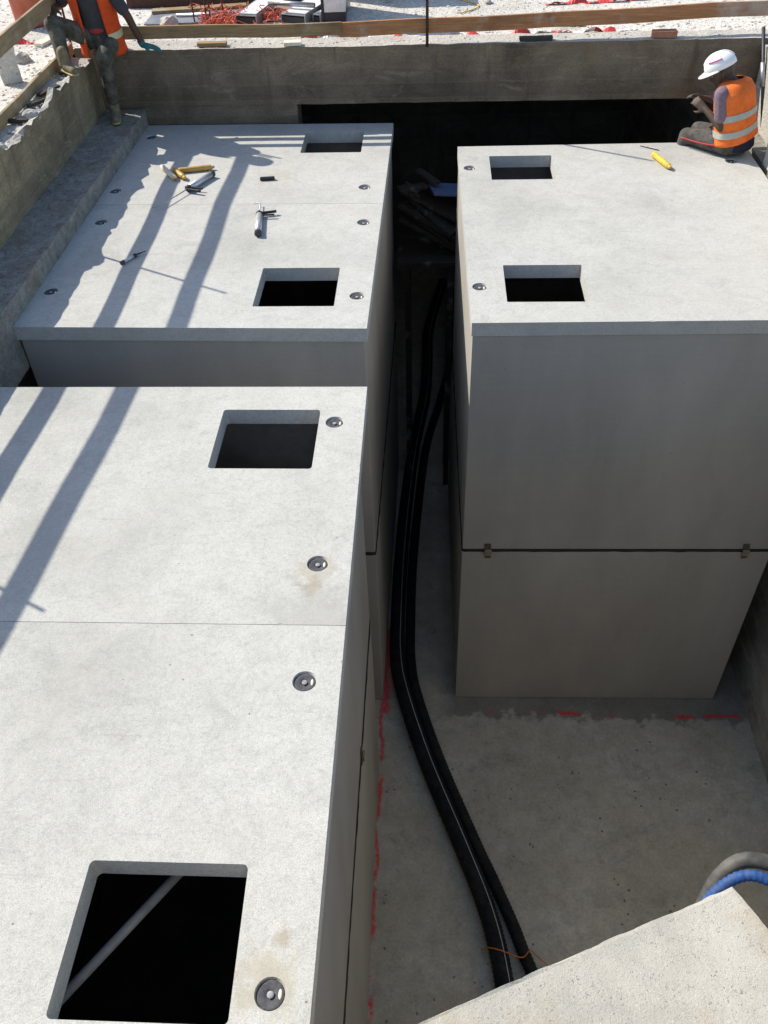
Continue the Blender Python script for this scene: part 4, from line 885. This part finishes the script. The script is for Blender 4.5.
caps = hc+[(nk-Vector((0, 0, .02)), .058, hd-f1*.03-Vector((0, 0, .05)), .055), (hip+Vector((0, 0, .04)), (.15, .12, .11), hip.lerp(nk, .55), (.15, .11, .12)), (hip.lerp(nk, .55), (.15, .115, .12), nk-Vector((0, 0, .10)), (.17, .11, .09)),
    (shL, .055, shR, .055), (shL, .052, elL, .040), (elL, .040, wrL, .028), (shR, .052, elR, .040), (elR, .040, wrR, .028),
    (hip+S1*.09, .085, knL, .06), (hip-S1*.09, .085, knR, .06), (knL, .055, anL, .036), (knR, .055, anR, .036)]
caps += hand_caps(wrL, (.9, .1, -.25), (0, 0, -1), .2, 1., -1)+hand_caps(wrR, (.1, -.8, -.5), (.2, -.3, -.9), .4, 1., 1)
blob('body', caps, M['skin'], w1, .0085)
blob('t_shirt', [(hip+Vector((0, 0, .03)), (.165, .135, .10), hip.lerp(nk, .55), (.162, .122, .12)), (hip.lerp(nk, .55), (.162, .125, .12), nk-Vector((0, 0, .10)), (.18, .12, .09)), (shL, .068, shR, .068), (shL, .066, shL.lerp(elL, .75), .060), (shR, .066, shR.lerp(elR, .75), .060), (nk-Vector((0, 0, .05)), .07, nk-Vector((0, 0, .02)), .062)], M['tee'], w1, .011)
blob('trousers', [(hip, (.17, .15, .115), hip+Vector((0, 0, .05)), (.165, .14, .07)), (hip+S1*.09, .10, knL, .078), (hip-S1*.09, .10, knR, .078), (knL, .076, knL.lerp(anL, .88), .062), (knR, .076, knR.lerp(anR, .86), .062), (knR+Vector((-.02, -.03, .01)), .06, knR+Vector((-.0, -.035, -.1)), .055)], M['trouser'], w1, .011)
blob('belt', [(hip+Vector((-.15, -.05, .10)), .035, hip+Vector((0, -.12, .09)), .035), (hip+Vector((.15, -.05, .10)), .035, hip+Vector((0, -.12, .09)), .035)], M['piping'], w1, .01)
boot('boot', anL+Vector((0, 0, -.06)), (.25, -1, -.0), w1, M['boot'], M['sole']); boot('boot', anR+Vector((0, 0, .018)), (.75, -.75, 0), w1, M['boot'], M['sole'])
lev = [(0, .205, .165, -.0), (.25, .195, .155, -.0), (.55, .19, .145, .0), (.80, .20, .135, .0), (.93, .175, .11, .005), (1.0, .11, .085, .01)]
vb, vt = hip-Vector((0, 0, .12)), nk+Vector((0, 0, .02))
a0f = lambda t: .42+.18*(1-t); v_ = shell('vest', M['vest_red'], w1, vb, vt, F1, lev, a0f, lambda t: 2*math.pi-a0f(t), .01)
shell('reflective_strip', M['reflecty'], v_, vb, vt, F1, lev, lambda t: a0f(t)+.02, lambda t: 2*math.pi-a0f(t)-.02, .018, .22, .31, 48, .003)
blob('glove', [(a, r+.004 if not isinstance(r, tuple) else r, b, q+.004) for a, r, b, q in hand_caps(wrL, (.9, .1, -.25), (0, 0, -1), .2, 1., -1)]+[(wrL-Vector((.012, 0, -.03)), .036, wrL, .032)], M['glove'], w1, .0075, 2)
hr = blob('hair', [(hd+u1*.045-f1*.03, .088, hd+u1*.045+f1*.0, .084), (hd+u1*.0-f1*.045, .07, hd+u1*.05-f1*.045, .07)], M['hair'], w1, .01)
for sg in (-1, 1): obj('eye', lathe(bmesh.new(), [(.003, -.009), (.0085, -.004), (.0085, .004), (.003, .009)], 10, Matrix.Translation(hd+f1*.084+u1*.012+r1*sg*.033)), M['eye'], w1, True)

# ------------------------------------------------------------------ groups for repeats
from collections import defaultdict
fam = defaultdict(list)
for o in SC.objects:
    if o.parent is None and 'category' in o.keys() and 'kind' not in o.keys(): fam[o.name.split('.')[0]].append(o)
GN = dict(concrete_wall='concrete walls round the pit', water_tank='concrete tanks in the pit', concrete_block='rough concrete blocks', corrugated_pipe='black pipes on the pit floor', tie_wire='orange tie wires', guard_rail='board rails round the pit', timber_offcut='timber pieces on the wall tops', rubble_stone='loose stones and lumps', metal_profile='metal channels behind the far rail', rebar_hoop='rebar hoops by the netting', safety_netting='heaps of orange netting', barrier_tape='barrier tape on the yard', timber_plank='planks on the yard', sealant_tube='sealant tubes on the tank tops', caulking_gun='caulking guns on the far left tank', person='workers on the pit edge')
for k, L_ in fam.items():
    if len(L_) > 1:
        for o in L_: o['group'] = GN.get(k, k.replace('_', ' ')+'s')
